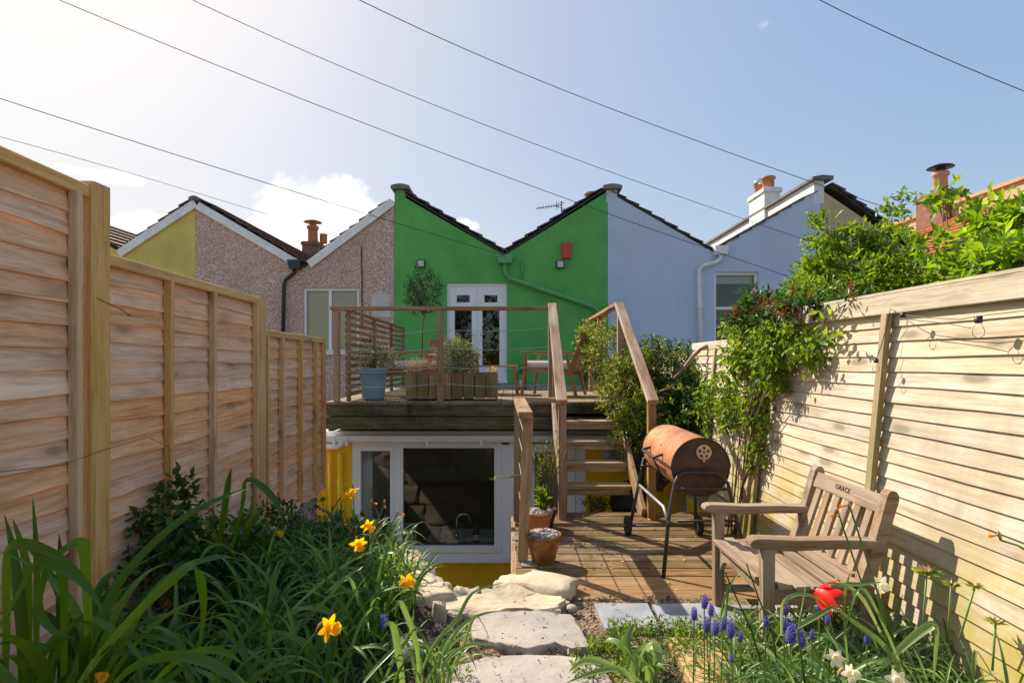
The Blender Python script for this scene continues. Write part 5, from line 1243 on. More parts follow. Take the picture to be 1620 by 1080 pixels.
for (px, py) in [(1255,548),(1262,538),(1272,545),(1283,530),(1290,528),(1298,518),(1305,512),(1310,505),(1318,498),(1246,552),(1240,560),(1308,540),(1330,527),(1300,498),(1318,520)]:
    for _ in range(3):
        q = fpt(px+rnd.uniform(-7,7), py+rnd.uniform(-7,7), rnd.uniform(.05,.12)); pp.append(tuple(q)); v_ = Vector((rnd.uniform(-.6,.1), rnd.uniform(-1,1), rnd.uniform(-.8,.5))).normalized(); dd.append(tuple(v_))
leaves_obj('runner_leaves', M['leaf_md'], np.array(pp), np.array(dd), npr.uniform(.05,.085,len(pp)), npr.rand(len(pp)), tcl, .5)
# hedges by the deck
shrub('hedge_shrub', 'variegated yellow green jasmine hedge growing against the right side of the deck', 'shrub',
      [B(960,560,7.4,38,42,.5,1), B(985,620,6.4,32,50,.3,1), B(1010,600,6.5,32,45,.3,.9), B(935,540,8.4,18,26,.4,.4), B(1015,670,6.0,24,50,.2,.8), B(990,680,6.0,14,40,.15,.3)],
      1500, 9, .052, M['leaf_hedge'], base=(1.5,6.6,.0), stems=24, width=.34)
shrub('hedge_shrub', 'dark green hedge in front of the pale blue wall behind the barbecue', 'shrub',
      [B(1060,585,6.6,52,34,.4,1.2), B(1050,650,6.3,42,50,.3,1.2), B(1100,630,6.0,38,45,.25,1.0), B(1080,700,5.8,44,40,.2,.8), B(1030,560,7.2,24,18,.3,.3)],
      1500, 9, .050, [M['leaf_dk'], M['leaf_hedge']], base=(1.6,6.2,.0), stems=24, extra=.35)
shrub('hedge_shrub', 'small dark shrub at the foot of the green wall beside the chair', 'shrub', [B(925,555,9.6,12,42,.25,1)], 200, 8, .055, M['leaf_dk'], base=(1.22,9.6,DZ), stems=6)
# standard tree in the pot
shrub('bay_tree', 'round topped little standard tree with a thin bare stem on the deck', 'tree', [B(672,462,9.6,26,34,.26,1.0), B(655,470,9.6,14,18,.12,.2)], 460, 9, .036, M['leaf_bay'], base=(-1.5,9.65,2.25), stems=16, stem_r=.006, spread=.12, width=.28)
tb_ = bpy.data.objects['bay_tree']; b = MB(); b.tube([(-1.56,9.7,DZ+.28),(-1.53,9.68,1.6),(-1.52,9.67,2.0),(-1.48,9.65,2.35)], [.015,.013,.012,.009], 7); b.obj('trunk', M['bark'], tb_, True)
# pots and planter plants
shrub('potted_shrub', 'sprawling silvery leaved shrub in the tall blue pot', 'shrub', [B(592,568,6.9,24,16,.16,1), B(612,572,6.85,16,14,.1,.5), B(578,572,6.9,12,10,.1,.3)], 110, 9, .042, M['leaf_silver'], base=(bp.x,6.9,DZ+.34), stems=14, stem_r=.004, width=.32)
shrub('planter_bush', 'dense feathery yellow green bush in the long wooden planter', 'shrub', [B(722,566,6.95,26,28,.17,1), B(736,572,6.95,18,22,.13,.4), B(710,560,6.95,12,20,.1,.2)], 520, 11, .034, M['leaf_silver'], base=(-.68,6.95,DZ+.29), stems=26, stem_r=.003, width=.22, spread=.1)
def stalks(name, label, cat, base, n, h, spread, mat, r=.003, lean=.25, leafn=6, leafs=.02, lmat=None, seed=0):
    rr = random.Random(seed); t = thing(name, base, label, cat); b = MB(); pos = []; dr = []
    for i in range(n):
        a = rr.random()*6.28; p = Vector(base)+Vector((rr.uniform(-spread,spread), rr.uniform(-spread*.5,spread*.5), 0)); hh = h*rr.uniform(.6,1)
        q = p+Vector((math.cos(a)*lean*hh, math.sin(a)*lean*hh, hh)); mid = p.lerp(q, .5)+Vector((-math.cos(a)*.02*h*4, 0, .02)); b.tube([p, mid, q], [r, r*.8, r*.4], 4)
        for k in range(leafn):
            f = .25+.75*k/leafn; pos.append(tuple(p.lerp(mid, f*2) if f < .5 else mid.lerp(q, f*2-1))); dr.append(tuple(Vector((rr.uniform(-1,1), rr.uniform(-1,1), rr.uniform(0,1.2))).normalized()))
    b.obj('stems', mat, t, True, fix=False)
    if leafn: leaves_obj('foliage', lmat or mat, np.array(pos), np.array(dr), npr.uniform(.6,1.2,len(pos))*leafs, npr.rand(len(pos)), t, .3)
    return t
stalks('dried_stalks', 'pinkish dry lavender stems at the left end of the long planter', 'plant', (P(655,590,6.95).x,6.95,DZ+.29), 46, .24, .09, M['wilt'], .003, .2, 5, .022, M['leaf_silver'], 3)
stalks('dried_stalks', 'orange brown dry stems in the middle of the long planter', 'plant', (P(680,590,6.95).x,6.95,DZ+.29), 46, .22, .09, M['terra'], .003, .2, 5, .02, M['leaf_silver'], 4)
stalks('small_plant', 'small yellow flowered seedling at the right end of the planter', 'plant', (P(777,590,6.95).x,6.92,DZ+.29), 12, .10, .05, M['stemgreen'], .003, .4, 5, .035, M['daff'], 5)
# plants in lower pots
stalks('potted_rosemary', 'upright rosemary like shrub behind the pots at the foot of the stairs', 'plant', (p3.x, p3.y, .15), 44, .62, .07, M['bark'], .003, .24, 26, .026, M['leaf_md'], 8)
stalks('potted_bulbs', 'fresh green bulb leaves rising from the orange terracotta pot', 'plant', (p2.x+.05, p2.y, .175), 12, .24, .035, M['leaf_lt'], .006, .12, 3, .08, M['leaf_lt'], 9)
stalks('dry_sprig', 'a few dark bare sprigs among the pebbles of the brown glazed pot', 'plant', (p1.x+.02, p1.y, .19), 7, .06, .02, M['drumend'], .002, .9, 0, 0, None, 10)
b = MB(); b.tube([(.05,4.9,.42),(-.05,4.7,.45),(-.12,4.6,.47),(-.17,4.55,.46)], .003, 4); trm = b.obj('trailing_stem', M['bark'], bpy.data.objects['potted_rosemary'], True)
pp = [Vector((.05,4.9,.42)).lerp(Vector((-.17,4.55,.46)), k/14)+Vector((0,0,.012)) for k in range(15)]
leaves_obj('trailing_leaves', M['leaf_md'], np.array([tuple(p) for p in pp]), np.array([tuple(Vector((rnd.uniform(-1,1),rnd.uniform(-1,1),rnd.uniform(-.2,1))).normalized()) for p in pp]), npr.uniform(.02,.04,15), npr.rand(15), bpy.data.objects['potted_rosemary'], .4)
for (px, py, s, lab) in [(937,798,1.0,'taller dark green columnar plant against the yellow wall beneath the stairs'),(951,802,.6,'shorter dark green columnar plant against the yellow wall beneath the stairs')]:
    shrub('columnar_plant', lab, 'plant', [B(px, py, 6.5, 5*s+1, 16*s+2, .04, 1)], 60, 8, .03, M['leaf_dk'], base=(P(px,py,6.5).x,6.5,-1.6), stems=5, stem_r=.01)

# ------------------------------------------------------------------ strap leaves
def ribbon(b, pts, w, val, taper=.85, fold=.25, tip=.25, basew=.55, up=Vector((0,0,1))):
    """curved strap leaf: three verts across with a folded midrib"""
    pts = [Vector(p) for p in pts]
    # resample with Catmull-Rom
    q = [pts[0]]+pts+[pts[-1]]; out = []
    nseg = 4 if len(pts) > 3 else 5
    for i in range(1, len(q)-2):
        for k in range(nseg):
            t = k/nseg; a, b_, c, d = q[i-1], q[i], q[i+1], q[i+2]
            out.append(.5*((2*b_)+(c-a)*t+(2*a-5*b_+4*c-d)*t*t+(3*b_-a-3*c+d)*t**3))
    out.append(pts[-1]); n = len(out); vs = []; prev = None
    for i, p in enumerate(out):
        d = (out[min(i+1, n-1)]-out[max(i-1, 0)]).normalized()
        s = d.cross(up)
        s = s.normalized() if s.length > .15 else (prev or Vector((1,0,0)))
        if prev is not None and s.dot(prev) < 0: s = -s
        if prev is not None: s = (s*.4+prev*.6).normalized()
        prev = s; nn = s.cross(d); t = i/(n-1)
        ww = w*(basew+(1-basew)*min(1, t*3))*(1 if t < taper-tip else max(.04, 1-((t-(taper-tip))/(1-taper+tip))**1.6))
        vs += [p-s*ww*.5+nn*ww*fold, p, p+s*ww*.5+nn*ww*fold]
    fs = []
    for i in range(n-1):
        a = i*3; fs += [(a, a+1, a+4, a+3), (a+1, a+2, a+5, a+4)]
    b.add(vs, fs)
    for i in range(n): b.a.extend([min(1.0, val*.75+.55*(1-i/(n-1))**2.2)]*3)
def strap_random(b, base, rr, L, w, lean, droop, kinkp=.15, n=6):
    az = rr.random()*2*math.pi; h = Vector((math.cos(az), math.sin(az), 0)); ang = rr.uniform(.03, lean); p = Vector(base); pts = [p.copy()]
    dr = droop*rr.uniform(.4, 1.3); tw = Vector((-h.y, h.x, 0))*rr.uniform(-.25,.25); kink = rr.randrange(3, n) if rr.random() < kinkp else -1
    for i in range(n):
        d = (h*math.sin(ang)+Vector((0,0,1))*math.cos(ang)+tw*i/n*.5).normalized(); p = p+d*L/n; pts.append(p.copy()); ang += dr/n*(i*.5+.4)
        if i == kink: ang += 1.3
    ribbon(b, pts, w*rr.uniform(.75,1.15), rr.random(), up=Vector((rr.uniform(-.3,.3), -.3, 1)))
def clump(name, label, cat, base, n, L, w, mat, lean=.6, droop=1.6, rad=.07, seed=0, kinkp=.15, group=None, Lr=(.65,1.1)):
    rr = random.Random(seed); b = MB()
    for i in range(n):
        a = rr.random()*6.28; q = math.sqrt(rr.random())*rad
        strap_random(b, (base[0]+q*math.cos(a), base[1]+q*math.sin(a), base[2]), rr, L*rr.uniform(*Lr), w, lean, droop, kinkp)
    t = thing(name, base, label, cat, group); b.obj('foliage', mat, t, True, fix=False); return t
def hero(parent, mat, paths, name='leaf'):
    for (pts, w) in paths:
        w = w*1.05; b = MB(); D = None; q = []
        for p in pts: q.append(P(p[0], p[1], p[2]))
        ribbon(b, q, w, rnd.uniform(.3, .8), up=Vector((0,-.6,.8))); b.obj(name, mat, parent, True, fix=False)
def pathD(pts, D0, D1):
    n = len(pts); return [(x, y, D0+(D1-D0)*i/(n-1)) for i, (x, y) in enumerate(pts)]
# large strap leaved plant, left foreground
c1 = clump('strap_leaf_plant', 'tall broad strap leaved clump in the left foreground against the fence', 'plant', (-1.55,1.90,.05), 34, .80, .038, M['strap_grn'], .32, 1.5, .16, 21, .3)
hero(c1, M['strap_grn'], [
    (pathD([(10,1120),(14,1000),(16,900),(20,866),(45,864),(85,876),(130,905)], 1.9, 1.75), .040),
    (pathD([(45,1120),(48,980),(44,890),(20,820)], 2.0, 2.0), .030), (pathD([(58,1120),(60,980),(60,880),(52,785)], 1.9, 1.9), .022),
    (pathD([(135,1130),(142,1010),(140,920),(135,866),(118,862),(88,890),(68,935),(66,970),(88,1000),(120,1010)], 1.85, 1.75), .038),
    (pathD([(100,1120),(105,1000),(98,900),(40,866)], 1.9, 1.8), .030),
    (pathD([(85,1120),(145,1020),(185,930),(235,870),(300,815),(360,785),(393,772)], 1.8, 2.3), .034),
    (pathD([(130,1130),(190,1030),(235,950),(290,900),(345,882),(376,884)], 1.75, 2.1), .030),
    (pathD([(95,1140),(150,1050),(215,975),(280,915),(306,898),(318,940),(318,990),(308,1050)], 1.7, 1.95), .036),
    (pathD([(-10,1010),(20,960),(55,900),(70,890),(110,905),(140,930),(165,970)], 1.8, 1.7), .034),
    (pathD([(150,1130),(152,1060),(146,990),(160,930),(185,905),(225,905)], 1.9, 2.2), .032)], 'leaf')
c2 = clump('strap_leaf_plant', 'arching strap leaves low in the left foreground beside the orange daffodil', 'plant', (-1.15,1.75,.02), 14, .50, .030, M['strap_grn'], .9, 1.8, .10, 22, .2)
hero(c2, M['strap_grn'], [
    (pathD([(150,1130),(200,1065),(260,1040),(320,1045),(375,1075),(410,1110)], 1.7, 1.6), .030),
    (pathD([(215,1120),(255,1070),(300,1035),(350,1030),(385,1050)], 1.8, 1.7), .024),
    (pathD([(330,1120),(350,1060),(385,1010),(412,978)], 1.85, 1.95), .020),
    (pathD([(230,1100),(285,1060),(315,1020),(325,995)], 1.9, 2.0), .022)], 'leaf')
c3 = clump('strap_leaf_plant', 'dark strap leaved clump in the middle of the left bed with folded tips', 'plant', (-1.62,3.25,.05), 30, .62, .036, M['strap_grn'], .38, 1.5, .14, 23, .35)
hero(c3, M['strap_grn'], [(pathD([(345,880),(355,820),(362,770),(366,740)], 3.2, 3.2), .040), (pathD([(365,880),(385,800),(392,760),(420,775),(440,800),(447,825)], 3.2, 3.0), .036), (pathD([(350,875),(330,830),(300,835),(260,880),(240,905)], 3.2, 2.8), .036)], 'leaf')
# daffodil leaf clumps
spots = [(-1.02,2.05,.42,'strap_blue'),(-.82,2.35,.40,'strap_blue'),(-1.15,2.55,.44,'strap_blue'),(-.72,2.75,.42,'strap_blue'),(-1.30,2.95,.44,'strap_blue'),(-.95,3.05,.44,'strap_blue'),(-.68,3.15,.38,'strap_blue'),(-1.10,3.45,.42,'strap_blue'),(-.80,3.50,.40,'strap_mid'),(-1.40,3.60,.40,'strap_blue'),(-1.05,3.85,.40,'strap_mid'),(-1.55,3.95,.38,'strap_blue'),(-1.25,4.12,.34,'strap_mid'),(-1.45,2.35,.42,'strap_blue'),(-.92,4.1,.30,'strap_mid')]
where = ['nearest the big yellow daffodil','just right of the big daffodil','in the middle of the dark front','below the nodding yellow pair','against the fence behind the tall straps','in the centre of the left bed','at the bed corner by the pale boulder','left of the yellow trumpets','behind the leaning light leaf','close to the second fence panel','in front of the yellow wall','by the foot of the third fence panel','at the back edge of the bed','between the fence and the dark strap clump','at the top of the stone cheek']
for i, (x, y, L, mt) in enumerate(spots):
    clump('daffodil_clump', 'clump of narrow daffodil leaves '+where[i], 'plant', (x, y, .04), 34, L*1.12, .019, M[mt], .55, 1.45, .13, 40+i, .2, 'daffodil leaf clumps in the left bed')
cc = clump('daffodil_clump', 'sunlit clump of arching daffodil leaves beside the flagstones', 'plant', (G(688,1090,.03).x, G(688,1090,.03).y, .03), 20, .34, .016, M['strap_mid'], .5, 1.4, .07, 60, .2)
hero(cc, M['strap_lt'], [(pathD([(655,1095),(685,1023),(723,979),(748,938),(796,921)], 2.3, 2.45), .016), (pathD([(670,1090),(717,1007),(752,976),(792,965)], 2.3, 2.5), .016),
    (pathD([(680,1095),(707,1045),(745,1019),(796,1022)], 2.3, 2.4), .016), (pathD([(640,1100),(632,1040),(622,990),(606,988)], 2.25, 2.2), .026), (pathD([(663,1095),(660,1023),(640,965),(630,953),(625,975)], 2.3, 2.2), .020),
    (pathD([(600,1100),(625,1040),(650,1000),(655,960)], 2.2, 2.3), .016), (pathD([(575,1080),(600,1050),(640,1010)], 2.1, 2.3), .016),(pathD([(700,1095),(730,1030),(752,975),(775,1010)], 2.3, 2.4), .013)], 'leaf')
hero(c2, M['strap_lt'], [(pathD([(515,938),(545,915),(575,895)], 2.7, 2.8), .018), (pathD([(440,985),(500,930),(560,885),(622,858)], 2.6, 3.0), .016), (pathD([(470,1000),(520,945),(548,915),(562,935),(568,960)], 2.6, 2.6), .02)], 'leaf')
# right bed
rc = clump('strap_leaf_plant', 'tall arching daffodil leaves in front of the bench beside the red tulip', 'plant', (1.15,1.95,.03), 34, .50, .018, M['strap_mid'], .6, 1.5, .16, 71, .25)
hero(rc, M['strap_mid'], [(pathD([(1435,1090),(1400,1025),(1350,985),(1312,955)], 1.9, 1.9), .022), (pathD([(1395,1055),(1440,1012),(1472,990),(1480,1000),(1476,1085)], 1.9, 1.85), .026),
    (pathD([(1307,922),(1350,925),(1395,920)], 2.0, 1.95), .011), (pathD([(1236,1000),(1238,955),(1262,940),(1292,946),(1312,962)], 1.9, 1.9), .012), (pathD([(1262,992),(1290,975),(1322,957)], 1.9, 1.9), .016),
    (pathD([(1392,1000),(1365,950),(1340,928),(1318,925)], 1.9, 1.9), .018), (pathD([(1440,1090),(1395,985),(1360,930),(1336,1000)], 1.85, 1.85), .014), (pathD([(1345,1090),(1335,980),(1338,930),(1345,905)], 2.0, 2.0), .010)], 'leaf')
for i, (x, y, L, n, mt, wh) in enumerate([(1.55,1.9,.40,60,'strap_mid','filling the right foreground corner'),(1.75,2.35,.34,50,'strap_mid','along the foot of the pale fence'),(1.35,2.35,.30,40,'strap_lt','under the bench arm'),(.95,2.2,.22,40,'strap_mid','among the blue grape hyacinths'),(.80,1.95,.20,60,'strap_lt','beside the timber plank'),(1.62,1.65,.40,50,'strap_lt','at the bottom right edge'),(1.25,1.75,.26,50,'strap_lt','around the white narcissus'),(1.85,2.75,.28,30,'strap_mid','behind the bench leg at the fence')]):
    clump('grassy_clump', 'narrow leaved clump '+wh, 'plant', (x, y, .03), n, L, .011, M[mt], 1.1, 1.6, .15, 80+i, .15, 'narrow leaved clumps in the right bed')
for k, (pts) in enumerate([[(1181,892),(1200,945),(1222,1000),(1233,1075)],[(1147,905),(1165,945),(1190,1000),(1205,1050)]]):
    b = MB(); b.tube([P(x, y, 2.2) for x, y in pts], .003, 5); b.obj('stalk', M['strap_blue'], rc, True, fix=False)
def mass(name, label, mat, n, region, L, w, seed, lean=1.0):
    rr = random.Random(seed); b = MB(); k = 0
    while k < n:
        x = rr.uniform(region[0], region[1]); y = rr.uniform(region[2], region[3])
        if not region[4](x, y) or mnoise.noise(Vector((x*5, y*5, seed))) < -.25: continue
        strap_random(b, (x, y, .02), rr, L*rr.uniform(.6,1.15), w, lean, 1.7, .12, 5); k += 1
    tag(b.obj(name, mat, None, True, fix=False), label, 'bulb foliage', None, 'stuff')
mass('bulb_foliage', 'dense tangle of pale green narrow leaves filling the sunny right bed', M['strap_lt'], 1100, (.75,1.86,1.75,2.98, lambda x, y: x > .80+.45*max(0,y-2.2) and not (1.08 < x < 1.72 and y > 2.52)), .27, .010, 5, 1.2)
mass('bulb_foliage', 'mid green longer leaves among the tangle of the right bed', M['strap_mid'], 460, (1.02,1.86,1.7,2.9, lambda x, y: not (1.05 < x < 1.72 and y > 2.50)), .40, .013, 6, 1.0)
mass('bulb_foliage', 'dark green narrow leaves filling gaps of the shaded left bed', M['strap_grn'], 520, (-1.85,-.45,1.5,4.2, lambda x, y: left_in(x+.12, y)), .32, .012, 7, .9)
mass('bulb_foliage', 'short narrow leaves around the grape hyacinth stems', M['strap_mid'], 420, (.55,1.25,1.95,2.62, lambda x, y: not (.60 < x < .86 and y < 2.35)), .15, .006, 8, 1.0)
lily = clump('lily_clump', 'pale broad leaved bulb clump beside the lower flagstone', 'plant', (G(1005,1075,.03).x, G(1005,1075,.03).y, .02), 16, .24, .040, M['strap_lt'], .9, 1.3, .09, 91, .1)
hero(lily, M['strap_lt'], [(pathD([(1030,1090),(960,1050),(925,1045),(900,1062)], 2.4, 2.3), .026), (pathD([(1010,1095),(985,1060),(945,1062),(895,1080)], 2.3, 2.25), .022), (pathD([(1000,1070),(990,1020),(1003,985)], 2.5, 2.6), .035), (pathD([(1035,1075),(1040,1030),(1030,1010)], 2.4, 2.5), .035)], 'leaf')
# ground cover
def cover(name, label, mat, n, regions, leaf, zr, seed, width=.35):
    rr = np.random.RandomState(seed); pos = []
    for (px0, py0, px1, py1, k) in regions:
        for _ in range(int(n*k)):
            p = G(rr.uniform(px0, px1), rr.uniform(py0, py1), .02); 
            if mnoise.noise(Vector((p.x*6, p.y*6, seed))) < -.15: continue
            pos.append((p.x, p.y, .03+rr.rand()**1.5*zr))
    pos = np.array(pos); d = rr.normal(size=pos.shape); d[:, 2] = np.abs(d[:, 2])+.5; d /= np.linalg.norm(d, axis=1)[:, None]
    o = leaves_obj(name, mat, pos, d, leaf*(.5+rr.rand(len(pos))), rr.rand(len(pos)), None, width); tag(o, label, 'ground cover', None, 'stuff'); return o
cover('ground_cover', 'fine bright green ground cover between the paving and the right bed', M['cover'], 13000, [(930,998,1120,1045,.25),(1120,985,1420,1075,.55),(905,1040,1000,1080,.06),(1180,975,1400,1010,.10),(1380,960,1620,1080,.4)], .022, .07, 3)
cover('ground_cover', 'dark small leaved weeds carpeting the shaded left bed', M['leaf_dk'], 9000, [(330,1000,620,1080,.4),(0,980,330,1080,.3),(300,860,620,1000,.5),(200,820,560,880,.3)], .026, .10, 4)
cover('ground_cover', 'light green tufts along the left edge of the flagstones', M['cover'], 1500, [(690,1010,745,1080,.5),(600,930,660,960,.5)], .02, .06, 6)
shrub('leafy_plant', 'soft leafy plant climbing the second panel of the brown fence', 'plant', [B(275,800,3.05,16,28,.06,.5), B(270,860,2.95,50,40,.12,1), B(350,870,3.3,60,40,.15,1), B(240,930,2.8,50,40,.15,.7)], 190, 8, .055, M['leaf_dk'], base=(-1.75,3.0,.05), stems=16, width=.55, stem_r=.004)
shrub('leafy_plant', 'low leafy growth at the far end of the left bed', 'plant', [B(450,830,4.0,60,22,.25,1), B(540,850,3.9,50,18,.2,.8)], 150, 8, .045, M['leaf_dk'], base=(-1.5,3.95,.0), stems=10, width=.5, stem_r=.004)
shrub('leafy_plant', 'small yellow green plant beneath the bright daffodil at the stone cheek', 'plant', [B(622,925,3.1,18,20,.08,1)], 70, 8, .024, M['cover'], base=(P(622,925,3.1).x,3.1,.03), stems=6, width=.4, stem_r=.003)

# ------------------------------------------------------------------ flowers
def petal_mesh(name, L, w, cup, mat, val, n=6, point=.8):
    b = MB(); vs = []
    for i in range(n+1):
        t = i/n; ww = w*math.sin(math.pi*min(.999, (t*.86+.10)))**point; z = cup*t*t*L
        vs += [(L*t, -ww/2, z+ww*.12), (L*t, 0, z), (L*t, ww/2, z+ww*.12)]
    b.add(vs, [f for i in range(n) for f in ((i*3, i*3+1, i*3+4, i*3+3), (i*3+1, i*3+2, i*3+5, i*3+4))], val); return b.mesh(name, mat, True)
PM = {}
for key, mt in (('y', M['daff']), ('w', M['daffw'])): PM[key] = [petal_mesh('petal', 1, .55, c_, mt, v_) for c_, v_ in ((-.10,.3),(.08,.6),(.0,.9))]
def trumpet_mesh(mat, val):
    b = MB(); prof = [(.10,0),(.22,.15),(.27,.4),(.30,.7),(.38,.9),(.46,.98)]; seg = 24; vs = []
    for j, (r_, z) in enumerate(prof):
        for k in range(seg):
            a = 2*math.pi*k/seg; f = 1+(.10*math.cos(a*6) if j > 3 else 0); vs.append((r_*f*math.cos(a), r_*f*math.sin(a), z))
    b.add(vs, [(i*seg+k, i*seg+(k+1) % seg, (i+1)*seg+(k+1) % seg, (i+1)*seg+k) for i in range(len(prof)-1) for k in range(seg)]+[tuple(range(seg))], val); return b.mesh('trumpet', mat, True)
TM = {'y': trumpet_mesh(M['daffo'], .5), 'w': trumpet_mesh(M['daffw'], .2), 'o': trumpet_mesh(M['orange'], .6)}
def daffodil(px, py, D, size, face, base_px, label, kind='y', petals=True, spread=0.0, stem='lt', gz=.03):
    """face: direction the trumpet looks; base_px: where the stem meets the ground"""
    p = P(px, py, D); f = Vector(face).normalized(); t = thing('daffodil', (p.x, p.y, gz), label, 'flower', 'daffodils')
    q = f.to_track_quat('Z', 'Y').to_matrix().to_4x4(); back = p-f*size*.25
    if petals:
        for k in range(6):
            Mx = Matrix.Translation(p) @ q @ Matrix.Rotation(k*math.pi/3+rnd.uniform(-.12,.12), 4, 'Z') @ Matrix.Rotation(-rnd.uniform(.0,.35)+spread, 4, 'Y') @ Matrix.Scale(size*rnd.uniform(.92,1.08), 4)
            inst('petal', PM[kind][k % 3], t, Mx)
    inst('trumpet', TM['o' if not petals else kind], t, Matrix.Translation(p) @ q @ Matrix.Scale(size*(1.0 if petals else .75), 4))
    b = MB(); g0 = P(base_px[0], base_px[1], base_px[2]); neck = back-f*size*.35+Vector((0,0,-.0)); up_ = neck+Vector((0,0,-.02))-f*size*.6
    b.tube([back+f*size*.2, back, neck, up_, up_.lerp(g0, .5)+Vector((rnd.uniform(-.01,.01),0,.01)), g0], [size*.13, size*.09, size*.10, .0032, .0036, .004], 6); b.obj('stem', M['strap_lt'] if stem == 'lt' else M['strap_grn'], t, True, fix=False)
    b = MB(); sp_ = neck+Vector((0,0,.01)); b.tube([up_, up_.lerp(sp_, .6)+Vector((0,0,.006)), sp_+Vector((0,0,.008))], [.004,.006,.0015], 6); b.obj('spathe', M['wilt'], t, True)
    return t
daffodil(518,992,1.95, .046, (.75,-.42,.12), (400,1130,1.95), 'largest yellow daffodil, near the middle of the left bed, facing right')
daffodil(152,1066,1.72, .034, (.75,-.3,-.1), (95,1140,1.6), 'half closed orange yellow daffodil at the bottom left corner', spread=-.9)
daffodil(438,841,3.2, .036, (.7,-.2,-.25), (395,930,3.2), 'small yellow daffodil by the brown fence, left of the others', spread=-.7)
daffodil(567,858,2.9, .046, (.45,-.75,-.35), (480,1010,2.9), 'yellow daffodil just below another in front of the narrow casement')
daffodil(580,829,3.0, .046, (.7,-.35,-.45), (500,990,3.0), 'yellow daffodil nodding in front of the white window frame')
daffodil(545,777,3.6, .042, (-.2,-.3,-.8), (470,900,3.6), 'yellow daffodil hanging in front of the yellow pillar, left of its twin')
daffodil(558,775,3.55, .046, (.1,-.4,-.8), (560,900,3.6), 'spidery pale yellow daffodil just right of its twin at the yellow pillar', spread=.3)
daffodil(642,921,2.8, .046, (.5,-.5,.35), (648,1010,2.6), 'sunlit yellow daffodil low beside the stone cheek')
daffodil(1322,1040,1.95, .034, (-.3,-.8,.35), (1340,1120,1.9), 'white narcissus facing up in the right bed, upper of the two', 'w')
daffodil(1342,1064,1.85, .034, (.3,-.8,.3), (1360,1140,1.85), 'white narcissus right below the other white one', 'w')
daffodil(1393,925,2.05, .034, (-.1,-.7,.1), (1410,1050,2.0), 'faded cream narcissus in front of the bench seat', 'w', spread=.5)
daffodil(1420,1075,1.8, .036, (-.4,-.6,.3), (1430,1140,1.8), 'white narcissus cut by the bottom edge of the picture', 'w')
wl = [(487,815,3.1,(.8,-.1,-.5),(440,930,3.1),'withered daffodil on a pale bent stem by the yellow pillar'),(592,795,3.3,(.8,-.2,-.3),(560,900,3.2),'withered orange daffodil in front of the narrow window pane'),
      (609,798,3.2,(.2,-.2,-.9),(570,900,3.2),'tiny withered bud between two others before the window'),(634,812,3.1,(.9,-.1,-.3),(560,950,2.9),'withered brown daffodil head bending over the window frame'),
      (1336,800,2.1,(-.9,-.1,-.1),(1440,1090,1.9),'withered orange daffodil head in front of the bench back'),(1320,812,2.15,(-.7,-.2,-.6),(1420,1090,1.9),'papery withered bud beside the bench back slats'),
      (1573,847,2.0,(-.9,-.1,-.1),(1640,880,1.9),'withered orange flower at the right edge against the fence')]
for (px, py, D, f, bpx, lab) in wl: daffodil(px, py, D, .022, f, bpx, lab, 'y', petals=False)
# tulip
tp = P(1303,941,2.05); t = thing('tulip', (tp.x, tp.y, .03), 'single red tulip lying open in front of the bench', 'flower')
tm = []
for k in range(6):
    b = MB(); n = 7; vs = []
    L = .080; w_ = .056
    for i in range(n+1):
        u = i/n; ww = w_*math.sin(math.pi*min(.98, u*.82+.14)); out_ = .031*math.sin(u*2.2)+.022*u*u*u+(.008 if k % 2 else 0)
        for s in (-1,-.5,0,.5,1): vs.append((out_-abs(s)**2*ww*.22, s*ww*.5, L*u))
    b.add(vs, [(i*5+j, i*5+j+1, i*5+j+6, i*5+j+5) for i in range(n) for j in range(4)], .3+.1*k)
    q = Vector((.55,-.35,-.25)).normalized()
    Mx = Matrix.Translation(tp-Vector((.5,-.2,-.2))*.05) @ Vector((.85,-.3,-.35)).normalized().to_track_quat('Z','Y').to_matrix().to_4x4() @ Matrix.Rotation(k*math.pi/3, 4, 'Z') @ Matrix.Rotation(.12+.15*(k % 2), 4, 'Y')
    b.obj('petal', M['tulip'], t, True, Mx, fix=False)
b = MB(); b.tube([tp-Vector((.55,-.2,-.2))*.05, tp-Vector((.6,-.2,-.25))*.09, P(1262,1000,2.0), P(1275,1090,1.95)], .004, 6); b.obj('stem', M['strap_lt'], t, True, fix=False)
